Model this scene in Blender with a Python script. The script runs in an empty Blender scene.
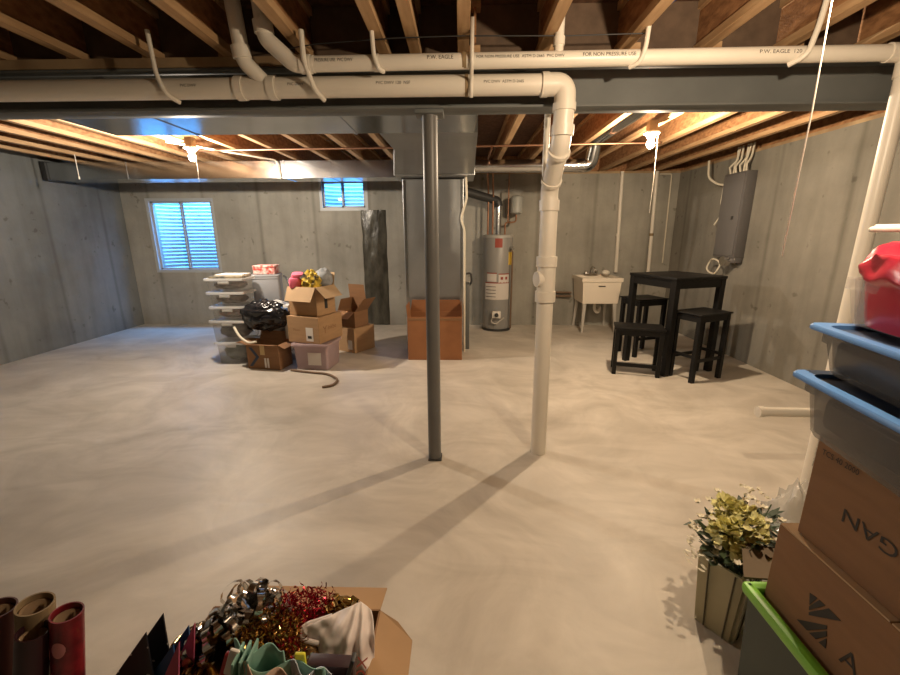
import bpy, bmesh, math, random
from mathutils import Vector, Matrix, noise
random.seed(7)
SC = bpy.context.scene
COL = SC.collection
PI = math.pi
R = math.radians

# ------------------------------------------------------------------ materials
def mat(name, color, rough=.6, metal=0., var=0., scale=8., bump=0., bscale=None, color2=None, stretch=None, spec=.5, detail=6.):
    m = bpy.data.materials.new(name); m.use_nodes = True
    nt = m.node_tree; b = nt.nodes['Principled BSDF']
    b.inputs['Base Color'].default_value = (*color, 1); b.inputs['Roughness'].default_value = rough
    b.inputs['Metallic'].default_value = metal; b.inputs['Specular IOR Level'].default_value = spec
    if var or bump or color2:
        tc = nt.nodes.new('ShaderNodeTexCoord'); mp = nt.nodes.new('ShaderNodeMapping')
        nt.links.new(tc.outputs['Object'], mp.inputs['Vector'])
        if stretch: mp.inputs['Scale'].default_value = stretch
        n = nt.nodes.new('ShaderNodeTexNoise'); n.inputs['Scale'].default_value = scale; n.inputs['Detail'].default_value = detail
        nt.links.new(mp.outputs['Vector'], n.inputs['Vector'])
        cr = nt.nodes.new('ShaderNodeValToRGB')
        c2 = color2 or tuple(c * (1 - var) for c in color)
        cr.color_ramp.elements[0].position = .35; cr.color_ramp.elements[1].position = .65
        cr.color_ramp.elements[0].color = (*c2, 1); cr.color_ramp.elements[1].color = (*color, 1)
        nt.links.new(n.outputs['Fac'], cr.inputs['Fac']); nt.links.new(cr.outputs['Color'], b.inputs['Base Color'])
        if bump:
            n2 = nt.nodes.new('ShaderNodeTexNoise'); n2.inputs['Scale'].default_value = bscale or scale * 4; n2.inputs['Detail'].default_value = 4
            nt.links.new(mp.outputs['Vector'], n2.inputs['Vector'])
            bp = nt.nodes.new('ShaderNodeBump'); bp.inputs['Strength'].default_value = bump; bp.inputs['Distance'].default_value = .01
            nt.links.new(n2.outputs['Fac'], bp.inputs['Height']); nt.links.new(bp.outputs['Normal'], b.inputs['Normal'])
    return m

def emis(name, color, strength):
    m = bpy.data.materials.new(name); m.use_nodes = True
    b = m.node_tree.nodes['Principled BSDF']; b.inputs['Base Color'].default_value = (.8, .8, .8, 1)
    b.inputs['Emission Color'].default_value = (*color, 1); b.inputs['Emission Strength'].default_value = strength
    return m

def clear(name, tint, fac, rough=.15, diff=(.5, .5, .5)):
    """thin clear or cloudy plastic / glass: part see-through, part glossy and milky"""
    m = bpy.data.materials.new(name); m.use_nodes = True; nt = m.node_tree
    b = nt.nodes['Principled BSDF']; b.inputs['Base Color'].default_value = (*diff, 1); b.inputs['Roughness'].default_value = rough
    t = nt.nodes.new('ShaderNodeBsdfTransparent'); t.inputs['Color'].default_value = (*tint, 1)
    mx = nt.nodes.new('ShaderNodeMixShader'); mx.inputs['Fac'].default_value = fac
    nt.links.new(b.outputs[0], mx.inputs[1]); nt.links.new(t.outputs[0], mx.inputs[2])
    nt.links.new(mx.outputs[0], nt.nodes['Material Output'].inputs['Surface'])
    return m

def N(nt, t, **k):
    n = nt.nodes.new(t)
    for a, v in k.items(): setattr(n, a, v)
    return n

def concrete_wall(name, axis, off, base):
    """poured concrete: broad mottling, vertical form joints, snap-tie pocks and damp blotches low on the wall"""
    m = bpy.data.materials.new(name); m.use_nodes = True; nt = m.node_tree; L = nt.links.new
    b = nt.nodes['Principled BSDF']; b.inputs['Roughness'].default_value = .85; b.inputs['Specular IOR Level'].default_value = .25
    tc = N(nt, 'ShaderNodeTexCoord'); sp = N(nt, 'ShaderNodeSeparateXYZ'); L(tc.outputs['Object'], sp.inputs[0])
    n1 = N(nt, 'ShaderNodeTexNoise'); n1.inputs['Scale'].default_value = 1.1; n1.inputs['Detail'].default_value = 9; n1.inputs['Roughness'].default_value = .62
    L(tc.outputs['Object'], n1.inputs['Vector'])
    mp = N(nt, 'ShaderNodeMapping'); mp.inputs['Scale'].default_value = (3.2, 3.2, .35); L(tc.outputs['Object'], mp.inputs['Vector'])
    n2 = N(nt, 'ShaderNodeTexNoise'); n2.inputs['Scale'].default_value = 2.; n2.inputs['Detail'].default_value = 5; L(mp.outputs[0], n2.inputs['Vector'])
    r1 = N(nt, 'ShaderNodeValToRGB'); e = r1.color_ramp.elements
    e[0].position = .3; e[0].color = (*[c * .70 for c in base], 1); e[1].position = .68; e[1].color = (*[min(1, c * 1.1) for c in base], 1)
    L(n1.outputs['Fac'], r1.inputs['Fac'])
    r2 = N(nt, 'ShaderNodeValToRGB'); e = r2.color_ramp.elements
    e[0].position = .32; e[0].color = (.68, .68, .66, 1); e[1].position = .56; e[1].color = (1, 1, 1, 1); L(n2.outputs['Fac'], r2.inputs['Fac'])
    m1 = N(nt, 'ShaderNodeMix', data_type='RGBA', blend_type='MULTIPLY'); m1.inputs['Factor'].default_value = .5
    L(r1.outputs[0], m1.inputs[6]); L(r2.outputs[0], m1.inputs[7])
    # form joints
    ad = N(nt, 'ShaderNodeMath', operation='ADD'); ad.inputs[1].default_value = off
    L(sp.outputs[axis], ad.inputs[0])
    wob = N(nt, 'ShaderNodeMath', operation='MULTIPLY_ADD'); wob.inputs[1].default_value = .03; L(n1.outputs['Fac'], wob.inputs[0]); L(ad.outputs[0], wob.inputs[2])
    dv = N(nt, 'ShaderNodeMath', operation='DIVIDE'); dv.inputs[1].default_value = .865; L(wob.outputs[0], dv.inputs[0])
    fr = N(nt, 'ShaderNodeMath', operation='FRACT'); L(dv.outputs[0], fr.inputs[0])
    sb = N(nt, 'ShaderNodeMath', operation='SUBTRACT'); sb.inputs[1].default_value = .5; L(fr.outputs[0], sb.inputs[0])
    ab = N(nt, 'ShaderNodeMath', operation='ABSOLUTE'); L(sb.outputs[0], ab.inputs[0])
    r3 = N(nt, 'ShaderNodeValToRGB'); e = r3.color_ramp.elements
    e[0].position = 0; e[0].color = (.52, .52, .5, 1); e[1].position = .045; e[1].color = (1, 1, 1, 1)
    r3.color_ramp.elements.new(.012).color = (.62, .62, .6, 1)
    L(ab.outputs[0], r3.inputs['Fac'])
    m2 = N(nt, 'ShaderNodeMix', data_type='RGBA', blend_type='MULTIPLY'); m2.inputs['Factor'].default_value = .55
    L(m1.outputs[2], m2.inputs[6]); L(r3.outputs[0], m2.inputs[7])
    # pocks
    n3 = N(nt, 'ShaderNodeTexNoise'); n3.inputs['Scale'].default_value = 9.; n3.inputs['Detail'].default_value = 3; L(tc.outputs['Object'], n3.inputs['Vector'])
    r4 = N(nt, 'ShaderNodeValToRGB'); e = r4.color_ramp.elements
    e[0].position = .27; e[0].color = (.45, .44, .4, 1); e[1].position = .33; e[1].color = (1, 1, 1, 1); L(n3.outputs['Fac'], r4.inputs['Fac'])
    m3 = N(nt, 'ShaderNodeMix', data_type='RGBA', blend_type='MULTIPLY'); m3.inputs['Factor'].default_value = .6
    L(m2.outputs[2], m3.inputs[6]); L(r4.outputs[0], m3.inputs[7]); L(m3.outputs[2], b.inputs['Base Color'])
    n4 = N(nt, 'ShaderNodeTexNoise'); n4.inputs['Scale'].default_value = 30; n4.inputs['Detail'].default_value = 5; L(tc.outputs['Object'], n4.inputs['Vector'])
    bp = N(nt, 'ShaderNodeBump'); bp.inputs['Strength'].default_value = .25; bp.inputs['Distance'].default_value = .01
    L(n4.outputs['Fac'], bp.inputs['Height']); L(bp.outputs[0], b.inputs['Normal'])
    return m

def concrete_floor():
    m = bpy.data.materials.new('floor_concrete'); m.use_nodes = True; nt = m.node_tree; L = nt.links.new
    b = nt.nodes['Principled BSDF']; b.inputs['Specular IOR Level'].default_value = .45
    tc = N(nt, 'ShaderNodeTexCoord')
    n0 = N(nt, 'ShaderNodeTexNoise'); n0.inputs['Scale'].default_value = .7; n0.inputs['Detail'].default_value = 3; L(tc.outputs['Object'], n0.inputs['Vector'])
    mx = N(nt, 'ShaderNodeMix', data_type='VECTOR'); mx.inputs['Factor'].default_value = .45
    L(tc.outputs['Object'], mx.inputs[4]); L(n0.outputs['Color'], mx.inputs[5])
    n1 = N(nt, 'ShaderNodeTexNoise'); n1.inputs['Scale'].default_value = 2.4; n1.inputs['Detail'].default_value = 10; n1.inputs['Roughness'].default_value = .6; n1.inputs['Distortion'].default_value = 1.2
    L(mx.outputs[1], n1.inputs['Vector'])
    r1 = N(nt, 'ShaderNodeValToRGB'); e = r1.color_ramp.elements
    e[0].position = .3; e[0].color = (.45, .40, .335, 1); e[1].position = .66; e[1].color = (.66, .60, .515, 1); L(n1.outputs['Fac'], r1.inputs['Fac'])
    # trowel swirls
    mp = N(nt, 'ShaderNodeMapping'); mp.inputs['Scale'].default_value = (1.2, 4.2, 1); mp.inputs['Rotation'].default_value = (0, 0, .5); L(mx.outputs[1], mp.inputs['Vector'])
    n2 = N(nt, 'ShaderNodeTexNoise'); n2.inputs['Scale'].default_value = 1.6; n2.inputs['Detail'].default_value = 8; n2.inputs['Distortion'].default_value = 2.0; L(mp.outputs[0], n2.inputs['Vector'])
    r2 = N(nt, 'ShaderNodeValToRGB'); e = r2.color_ramp.elements
    e[0].position = .34; e[0].color = (.84, .83, .81, 1); e[1].position = .60; e[1].color = (1, 1, 1, 1); L(n2.outputs['Fac'], r2.inputs['Fac'])
    m1 = N(nt, 'ShaderNodeMix', data_type='RGBA', blend_type='MULTIPLY'); m1.inputs['Factor'].default_value = .7
    L(r1.outputs[0], m1.inputs[6]); L(r2.outputs[0], m1.inputs[7])
    # greyer left floor with a wandering trowelled edge, dim light put into its colour
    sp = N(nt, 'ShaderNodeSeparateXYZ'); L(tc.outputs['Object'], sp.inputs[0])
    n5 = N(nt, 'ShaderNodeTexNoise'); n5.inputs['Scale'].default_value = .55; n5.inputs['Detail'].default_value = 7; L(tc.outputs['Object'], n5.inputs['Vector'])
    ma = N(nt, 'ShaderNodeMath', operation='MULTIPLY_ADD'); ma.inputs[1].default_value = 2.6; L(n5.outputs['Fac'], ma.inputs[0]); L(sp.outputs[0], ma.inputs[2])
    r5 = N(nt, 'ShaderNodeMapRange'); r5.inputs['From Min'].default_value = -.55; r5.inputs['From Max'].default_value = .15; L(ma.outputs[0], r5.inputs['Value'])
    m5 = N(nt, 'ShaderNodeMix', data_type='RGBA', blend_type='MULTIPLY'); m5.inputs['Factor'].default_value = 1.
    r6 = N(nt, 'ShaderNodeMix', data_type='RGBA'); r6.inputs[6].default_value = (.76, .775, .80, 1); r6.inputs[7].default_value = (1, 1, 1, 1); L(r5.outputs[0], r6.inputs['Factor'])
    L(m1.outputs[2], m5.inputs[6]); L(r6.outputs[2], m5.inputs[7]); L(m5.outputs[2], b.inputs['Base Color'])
    rr = N(nt, 'ShaderNodeMapRange'); rr.inputs['To Min'].default_value = .38; rr.inputs['To Max'].default_value = .62; L(n2.outputs['Fac'], rr.inputs['Value']); L(rr.outputs[0], b.inputs['Roughness'])
    n4 = N(nt, 'ShaderNodeTexNoise'); n4.inputs['Scale'].default_value = 9; n4.inputs['Detail'].default_value = 8; L(mx.outputs[1], n4.inputs['Vector'])
    bp = N(nt, 'ShaderNodeBump'); bp.inputs['Strength'].default_value = .09; bp.inputs['Distance'].default_value = .012
    L(n4.outputs['Fac'], bp.inputs['Height']); L(bp.outputs[0], b.inputs['Normal'])
    return m

M = dict(
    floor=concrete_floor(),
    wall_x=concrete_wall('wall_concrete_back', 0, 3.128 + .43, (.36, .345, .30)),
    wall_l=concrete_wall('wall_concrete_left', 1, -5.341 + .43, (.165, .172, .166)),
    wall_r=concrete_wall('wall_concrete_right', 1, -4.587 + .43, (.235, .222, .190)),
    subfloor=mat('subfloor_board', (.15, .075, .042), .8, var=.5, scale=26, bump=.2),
    web=mat('joist_web_board', (.40, .20, .085), .75, scale=38, color2=(.22, .10, .04), bump=.3, stretch=(1, .45, 1)),
    flange=mat('joist_lumber', (.48, .31, .165), .7, scale=6, color2=(.35, .205, .095), stretch=(6, .6, 6)),
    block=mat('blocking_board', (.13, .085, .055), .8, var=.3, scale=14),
    plate=mat('sill_lumber', (.42, .30, .17), .75, scale=5, color2=(.26, .17, .09)),
    steel=mat('grey_beam_paint', (.165, .175, .172), .6, var=.2, scale=3, spec=.2),
    post=mat('grey_post_paint', (.15, .148, .142), .42, var=.12, scale=5),
    pvc=mat('white_pvc', (.74, .69, .60), .38, var=.05, scale=4),
    ink=mat('black_print', (.03, .025, .02), .7),
    duct=mat('galvanized_duct', (.56, .58, .60), .17, metal=1, var=.14, scale=3.5, bump=.03, bscale=3),
    duct2=mat('galvanized_plenum', (.44, .455, .465), .36, metal=.9, var=.16, scale=2.2, bump=.03, bscale=3),
    copper=mat('copper', (.40, .22, .14), .5, metal=1, var=.3, scale=12),
    black=mat('black_wood', (.006, .0055, .005), .5, var=.3, scale=14, spec=.28),
    heater=mat('heater_enamel', (.27, .265, .25), .38),
    heater_cap=mat('heater_cap', (.40, .39, .36), .4),
    dark=mat('dark_metal', (.03, .03, .03), .5),
    tankgrey=mat('tank_grey', (.33, .34, .32), .45),
    label=mat('white_label', (.62, .58, .53), .6), red=mat('red_label', (.30, .05, .03), .6), yellow=mat('yellow_label', (.75, .50, .06), .6),
    sink=mat('sink_plastic', (.80, .72, .60), .4), sinkin=mat('sink_side', (.70, .63, .53), .5),
    legsink=mat('sink_leg_metal', (.50, .47, .42), .45),
    chrome=mat('chrome', (.6, .58, .55), .2, metal=1),
    panel=mat('panel_grey', (.15, .145, .145), .45, metal=.2), panel_s=mat('panel_grey_side', (.12, .115, .115), .5, metal=.2),
    cable=mat('cable_white', (.62, .57, .46), .6), cord=mat('cord_brown', (.16, .10, .06), .7),
    string=mat('pull_string', (.86, .80, .70), .8),
    card=mat('cardboard', (.43, .265, .135), .85, var=.12, scale=5, bump=.05, stretch=(1, 1, 6)),
    card2=mat('cardboard_dark', (.26, .135, .062), .85, var=.12, scale=5, bump=.05, stretch=(1, 1, 6)),
    card_in_and_lit_top=mat('cardboard_inside_and_lit_top', (.52, .36, .21), .9, var=.1, scale=5),
    card_or=mat('cardboard_orange', (.33, .14, .055), .85, var=.18, scale=4, bump=.04),
    tape=mat('packing_tape', (.56, .40, .18), .3), navy=mat('dark_blue_tape', (.02, .035, .07), .5),
    sticker=mat('sticker', (.72, .68, .62), .6),
    clear=clear('clear_plastic', (.97, .975, .98), .85, .15, (.72, .71, .68)),
    clear_lid=clear('milky_lid', (.95, .95, .95), .45, .3, (.66, .65, .62)),
    smoky=clear('smoky_plastic', (.80, .80, .80), .66, .2, (.20, .19, .18)),
    pinkclear=clear('pink_plastic', (.95, .86, .88), .35, .3, (.55, .42, .43)),
    wrap=clear('plastic_wrap', (.97, .97, .97), .45, .12, (.70, .68, .63)),
    smokylid=mat('dark_blue_lid_panel', (.03, .05, .10), .35),
    bluelid=mat('blue_lid', (.075, .19, .43), .35), 
    lime=mat('lime_rim', (.16, .42, .03), .4), darktote=mat('dark_green_tote', (.018, .03, .022), .5),
    whitelid=mat('white_lid', (.78, .73, .63), .4),
    redbag=mat('red_plastic_bag', (.52, .018, .045), .28, var=.2, scale=6), 
    clothes_a=mat('clothes_dark', (.035, .035, .04), .9, scale=9, color2=(.012, .012, .018)),
    clothes_b=mat('clothes_mixed', (.20, .14, .12), .9, scale=14, color2=(.035, .03, .03)),
    clothes_r=mat('clothes_red', (.30, .12, .08), .9, scale=12, color2=(.07, .05, .04)),
    clothes_g=mat('clothes_green', (.12, .15, .11), .9, scale=11, color2=(.03, .04, .03)),
    clothes_p=mat('clothes_pink', (.50, .28, .30), .9, scale=9, color2=(.55, .48, .46)),
    blackbag=mat('black_bag', (.012, .012, .014), .22), whitebag=mat('white_bag', (.80, .71, .67), .45, var=.08, scale=9), greybag=mat('grey_bag', (.45, .45, .44), .5, var=.2, scale=9),
    greybin=mat('grey_bin', (.36, .375, .40), .5), redwhite=mat('red_white_box', (.55, .05, .035), .6, scale=22, color2=(.72, .66, .60), detail=1),
    pink=mat('pink_plush', (.85, .17, .28), .7), yellowtoy=mat('yellow_fabric', (.85, .60, .06), .7, scale=16, color2=(.04, .03, .02), detail=1), greyball=mat('grey_plush', (.33, .35, .37), .8, var=.3, scale=20),
    whitepanel=mat('white_panel', (.66, .66, .64), .5), blueprint=mat('blue_print', (.06, .16, .42), .6),
    tar=mat('tar', (.085, .08, .06), .3, scale=7, color2=(.028, .025, .018), bump=.9, bscale=11, stretch=(1.5, 1, .6)),
    tar_edge=mat('tar_brown', (.14, .115, .065), .6, var=.4, scale=9),
    greyslab=mat('grey_slab', (.11, .115, .11), .5),
    silver=mat('silver_foil', (.55, .53, .49), .16, metal=1), gold=mat('gold_foil', (.52, .33, .10), .18, metal=1), bronze=mat('bronze_foil', (.34, .22, .10), .2, metal=1),
    redfoil=mat('red_foil', (.42, .015, .035), .2, metal=.8), 
    teal=mat('teal_paper', (.24, .44, .36), .7, var=.1, scale=6), peach=mat('peach_tissue', (.66, .46, .34), .8, var=.1, scale=6), paleblue=mat('pale_blue_tissue', (.40, .45, .50), .8),
    blackcard=mat('black_gift_bag', (.012, .012, .016), .35), bluebag=mat('blue_gift_bag', (.02, .075, .20), .5), pinkbag=mat('pink_gift_bag', (.46, .09, .17), .5),
    redpaper=mat('red_gift_paper', (.40, .02, .02), .4), lemon=mat('lemon_tag', (.70, .66, .04), .5),
    kraft=mat('kraft_paper', (.27, .19, .10), .7, var=.15, scale=6), kraft_in=mat('kraft_core', (.20, .13, .07), .8),
    maroon=mat('maroon_paper', (.07, .018, .015), .5), darkpaper=mat('dark_gift_paper', (.03, .008, .012), .5), redroll=mat('red_patterned_paper', (.22, .012, .02), .4, scale=30, color2=(.08, .004, .008)), pinkmotif=mat('pink_motif', (.55, .20, .20), .5),
    cream=mat('cream_planter', (.45, .41, .26), .5, var=.08, scale=4), groove=mat('planter_groove', (.10, .085, .05), .7), brownflap=mat('brown_flap', (.17, .125, .08), .8, var=.1, scale=4),
    petal=mat('yellow_green_petal', (.78, .74, .34), .6, var=.3, scale=20), whitepetal=mat('white_petal', (.75, .70, .56), .6), leaf=mat('leaf_green', (.045, .07, .03), .5, var=.5, scale=15), leafdark=mat('leaf_dark', (.03, .05, .025), .5), stem=mat('stem_green', (.06, .09, .03), .6),
    porcelain=mat('porcelain', (.72, .68, .60), .35), junction=mat('junction_metal', (.35, .35, .35), .4, metal=.8),
    winframe=mat('window_vinyl', (.40, .42, .43), .4), glass=clear('window_glass', (.96, .98, 1.), .93, .02, (.05, .06, .07)),
    well=mat('corrugated_steel', (.60, .66, .70), .5, metal=.2, var=.12, scale=6),
    gravel=mat('gravel', (.30, .29, .27), .9, var=.6, scale=30),
    shoe=mat('white_trim', (.7, .66, .58), .5),
)
def lit_glass(name, color, strength):
    m = bpy.data.materials.new(name); m.use_nodes = True; nt = m.node_tree; nt.nodes.remove(nt.nodes['Principled BSDF'])
    t = nt.nodes.new('ShaderNodeBsdfTransparent'); e = nt.nodes.new('ShaderNodeEmission'); e.inputs[0].default_value = (*color, 1); e.inputs[1].default_value = strength
    a = nt.nodes.new('ShaderNodeAddShader'); nt.links.new(t.outputs[0], a.inputs[0]); nt.links.new(e.outputs[0], a.inputs[1]); nt.links.new(a.outputs[0], nt.nodes['Material Output'].inputs['Surface'])
    return m
WARM, COOL = (1.0, .775, .53), (1.0, .86, .70)
GLOW = lit_glass('lit_bulb_glass', (1., .85, .6), 30.)

# ------------------------------------------------------------------ mesh building
class G:
    def __init__(self): self.bm = bmesh.new()
    def _add(self, verts, faces):
        vs = [self.bm.verts.new(v) for v in verts]
        for f in faces:
            try: self.bm.faces.new([vs[i] for i in f])
            except ValueError: pass
        return vs
    def box(self, c, s, rz=0, bevel=0., rx=0, ry=0, top=(1, 1)):
        mt = Matrix.Translation(c) @ Matrix.Rotation(rz, 4, 'Z') @ Matrix.Rotation(ry, 4, 'Y') @ Matrix.Rotation(rx, 4, 'X')
        t = bmesh.new(); hx, hy, hz = s[0] / 2, s[1] / 2, s[2] / 2
        P = [(-hx, -hy, -hz), (hx, -hy, -hz), (hx, hy, -hz), (-hx, hy, -hz)]
        P += [(x * top[0], y * top[1], hz) for x, y, _ in P]
        vs = [t.verts.new(p) for p in P]
        for f in ((3, 2, 1, 0), (4, 5, 6, 7), (0, 1, 5, 4), (1, 2, 6, 5), (2, 3, 7, 6), (3, 0, 4, 7)): t.faces.new([vs[i] for i in f])
        if bevel: bmesh.ops.bevel(t, geom=list(t.edges), offset=bevel, segments=2, affect='EDGES', profile=.5)
        t.verts.index_update()
        self._add([mt @ v.co for v in t.verts], [[v.index for v in f.verts] for f in t.faces]); t.free()
        return self
    def cyl(self, p0, p1, r0, r1=None, n=24, caps=True):
        return self.tube([p0, p1], r0, n, caps, r1)
    def tube(self, pts, r, n=14, caps=True, r1=None, closed=False):
        pts = [Vector(p) for p in pts]; k = len(pts)
        if r1 is None: r1 = r
        d = (pts[1] - pts[0]).normalized()
        a = Vector((0, 0, 1)) if abs(d.z) < .9 else Vector((1, 0, 0))
        u = d.cross(a).normalized(); rings = []
        for i, p in enumerate(pts):
            t = (pts[min(i + 1, k - 1)] - pts[max(i - 1, 0)]).normalized()
            u = (u - t * u.dot(t)).normalized(); w = t.cross(u)
            rr = r + (r1 - r) * i / (k - 1) if not callable(r) else r(i / (k - 1))
            rings.append([self.bm.verts.new(p + rr * (u * math.cos(2 * PI * j / n) + w * math.sin(2 * PI * j / n))) for j in range(n)])
        for i in range(k - 1):
            for j in range(n):
                self.bm.faces.new((rings[i][j], rings[i][(j + 1) % n], rings[i + 1][(j + 1) % n], rings[i + 1][j]))
        if caps:
            self.bm.faces.new(rings[0][::-1]); self.bm.faces.new(rings[-1])
        return self
    def lathe(self, prof, c=(0, 0, 0), n=32, ax='Z'):
        rings = []
        for r, z in prof:
            ring = []
            for j in range(n):
                a = 2 * PI * j / n; p = (r * math.cos(a), r * math.sin(a), z)
                if ax == 'Y': p = (p[0], z, p[1])
                if ax == 'X': p = (z, p[0], p[1])
                ring.append(self.bm.verts.new(Vector(p) + Vector(c)))
            rings.append(ring)
        for i in range(len(prof) - 1):
            for j in range(n):
                self.bm.faces.new((rings[i][j], rings[i][(j + 1) % n], rings[i + 1][(j + 1) % n], rings[i + 1][j]))
        if prof[0][0] > 1e-5: self.bm.faces.new(rings[0][::-1])
        if prof[-1][0] > 1e-5: self.bm.faces.new(rings[-1])
        bmesh.ops.remove_doubles(self.bm, verts=[v for q in (rings[0], rings[-1]) for v in q], dist=1e-5)
        return self
    def hexa(self, P):
        self._add(P, ((3, 2, 1, 0), (4, 5, 6, 7), (0, 1, 5, 4), (1, 2, 6, 5), (2, 3, 7, 6), (3, 0, 4, 7))); return self
    def prism(self, pts, d):
        d = Vector(d); n = len(pts); P = [Vector(p) for p in pts] + [Vector(p) + d for p in pts]
        F = [list(range(n))[::-1], list(range(n, 2 * n))] + [[i, (i + 1) % n, n + (i + 1) % n, n + i] for i in range(n)]
        self._add(P, F); return self
    def grid(self, f, nu, nv, closed_u=False):
        vs = [[self.bm.verts.new(f(i / nu, j / nv)) for j in range(nv + 1)] for i in range(nu + (0 if closed_u else 1))]
        m = len(vs)
        for i in range(nu):
            for j in range(nv):
                self.bm.faces.new((vs[i % m][j], vs[(i + 1) % m][j], vs[(i + 1) % m][j + 1], vs[i % m][j + 1]))
        return self
    def strip(self, pts, wv, w):
        prev = None
        for i, p in enumerate(pts):
            p = Vector(p); ww = w[i] if isinstance(w, (list, tuple)) else w
            v = Vector(wv[i] if isinstance(wv, list) else wv).normalized() * ww / 2
            cur = (self.bm.verts.new(p - v), self.bm.verts.new(p + v))
            if prev: self.bm.faces.new((prev[0], prev[1], cur[1], cur[0]))
            prev = cur
        return self
    def blob(self, c, rad, amp=.1, freq=3., n=24, seed=0, squash=0., ridge=0.):
        c = Vector(c)
        def f(u, v):
            th = 2 * PI * u; ph = PI * (v * .998 + .001)
            d = Vector((math.cos(th) * math.sin(ph), math.sin(th) * math.sin(ph), -math.cos(ph)))
            q = d * freq + Vector((seed * 7.3, seed * 3.1, seed * 1.7))
            k = 1 + amp * noise.noise(q) + amp * .5 * noise.noise(q * 2.3)
            if ridge: k += ridge * (1 - 2 * abs(noise.noise(q * 1.6 + Vector((5, 2, 1)))))
            p = Vector((d.x * rad[0] * k, d.y * rad[1] * k, d.z * rad[2] * k))
            if squash and p.z < -rad[2] * squash: p.z = -rad[2] * squash
            return c + p
        return self.grid(f, n, n // 2 + 4, closed_u=True)
    def build(self, name, m, parent=None, smooth=35, world=True, solid=0.):
        bmesh.ops.recalc_face_normals(self.bm, faces=self.bm.faces)
        if parent is not None and world:
            self.bm.transform((Matrix.Translation(parent.location) @ parent.rotation_euler.to_matrix().to_4x4()).inverted() if parent.parent is None else (Matrix.Translation(parent.parent.location) @ parent.parent.rotation_euler.to_matrix().to_4x4()).inverted())
        me = bpy.data.meshes.new(name); self.bm.to_mesh(me); self.bm.free()
        if smooth:
            for p in me.polygons: p.use_smooth = True
            me.set_sharp_from_angle(angle=R(smooth))
        me.materials.append(m)
        o = bpy.data.objects.new(name, me); COL.objects.link(o); o.parent = parent
        if solid:
            s = o.modifiers.new('thickness', 'SOLIDIFY'); s.thickness = solid; s.offset = 0
        return o

def tag(o, label=None, cat=None, group=None, kind=None):
    if label: o['label'] = label
    if cat: o['category'] = cat
    if group: o['group'] = group
    if kind: o['kind'] = kind
    return o
def thing(name, label, cat, loc=(0, 0, 0), rz=0, group=None):
    o = bpy.data.objects.new(name, None); COL.objects.link(o); o.location = loc; o.rotation_euler = (0, 0, rz); o.empty_display_size = .1
    return tag(o, label, cat, group)
def struct(o): o['kind'] = 'structure'; return o
def dup(root, loc, rz, label, group=None):
    r = root.copy(); COL.objects.link(r); r.location = loc; r.rotation_euler = (0, 0, rz); r['label'] = label
    if group: r['group'] = group
    for ch in list(root.children):
        c = ch.copy(); COL.objects.link(c); c.parent = r
        for g in ch.children:
            d = g.copy(); COL.objects.link(d); d.parent = c
    return r
def arc(pts, rad, n=6):
    """polyline with rounded corners"""
    pts = [Vector(p) for p in pts]; out = [pts[0]]
    for i in range(1, len(pts) - 1):
        a, b, c = pts[i - 1], pts[i], pts[i + 1]
        d1 = (a - b); d2 = (c - b); r = min(rad, d1.length * .48, d2.length * .48)
        p, q = b + d1.normalized() * r, b + d2.normalized() * r
        for k in range(n + 1):
            t = k / n; out.append(p * (1 - t) ** 2 + b * 2 * t * (1 - t) + q * t * t)
    out.append(pts[-1]); return out
def text_pts(s, size):
    cu = bpy.data.curves.new('lettering', 'FONT'); cu.body = s; cu.size = size; cu.resolution_u = 3
    ob = bpy.data.objects.new('lettering', cu); COL.objects.link(ob)
    dg = bpy.context.evaluated_depsgraph_get(); dg.update()
    me = bpy.data.meshes.new_from_object(ob.evaluated_get(dg))
    V = [v.co.copy() for v in me.vertices]; F = [list(p.vertices) for p in me.polygons]
    bpy.data.objects.remove(ob); bpy.data.curves.remove(cu); bpy.data.meshes.remove(me)
    return V, F
def text_plane(g, s, size, origin, right, up, xs=1.):
    V, F = text_pts(s, size); r = Vector(right).normalized(); u = Vector(up).normalized(); o = Vector(origin)
    g._add([o + r * v.x * xs + u * v.y for v in V], F); return g
def text_pipe(g, s, size, x0, y, z, rad, ang, xs=1.):
    """lettering wrapped round a pipe that runs along x; ang = where on its near side (0 = facing -y, + = lower)"""
    V, F = text_pts(s, size)
    P = []
    for v in V:
        a = ang - v.y / rad
        P.append(Vector((x0 + v.x * xs, y - math.cos(a) * (rad + .0008), z - math.sin(a) * (rad + .0008))))
    g._add(P, F); return g

# ------------------------------------------------------------------ the room
XL, XR, YB, YF, ZW, ZJ, ZC = -5.3, 3.27, 6.6, -2.4, 2.32, 2.35, 2.59
T = .22
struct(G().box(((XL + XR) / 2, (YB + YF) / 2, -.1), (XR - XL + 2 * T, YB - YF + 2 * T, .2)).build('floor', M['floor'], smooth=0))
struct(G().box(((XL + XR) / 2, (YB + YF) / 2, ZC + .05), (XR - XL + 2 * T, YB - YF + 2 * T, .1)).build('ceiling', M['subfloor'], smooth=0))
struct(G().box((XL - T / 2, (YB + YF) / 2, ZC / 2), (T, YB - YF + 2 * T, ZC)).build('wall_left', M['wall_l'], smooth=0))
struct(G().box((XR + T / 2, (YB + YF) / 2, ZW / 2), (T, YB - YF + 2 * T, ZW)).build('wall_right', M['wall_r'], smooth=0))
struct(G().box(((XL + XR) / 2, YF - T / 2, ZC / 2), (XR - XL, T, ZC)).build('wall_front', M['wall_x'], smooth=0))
W1 = (-4.93, -3.85, .86, 2.005); W2 = (-2.18, -1.43, 1.805, 2.28)
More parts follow.
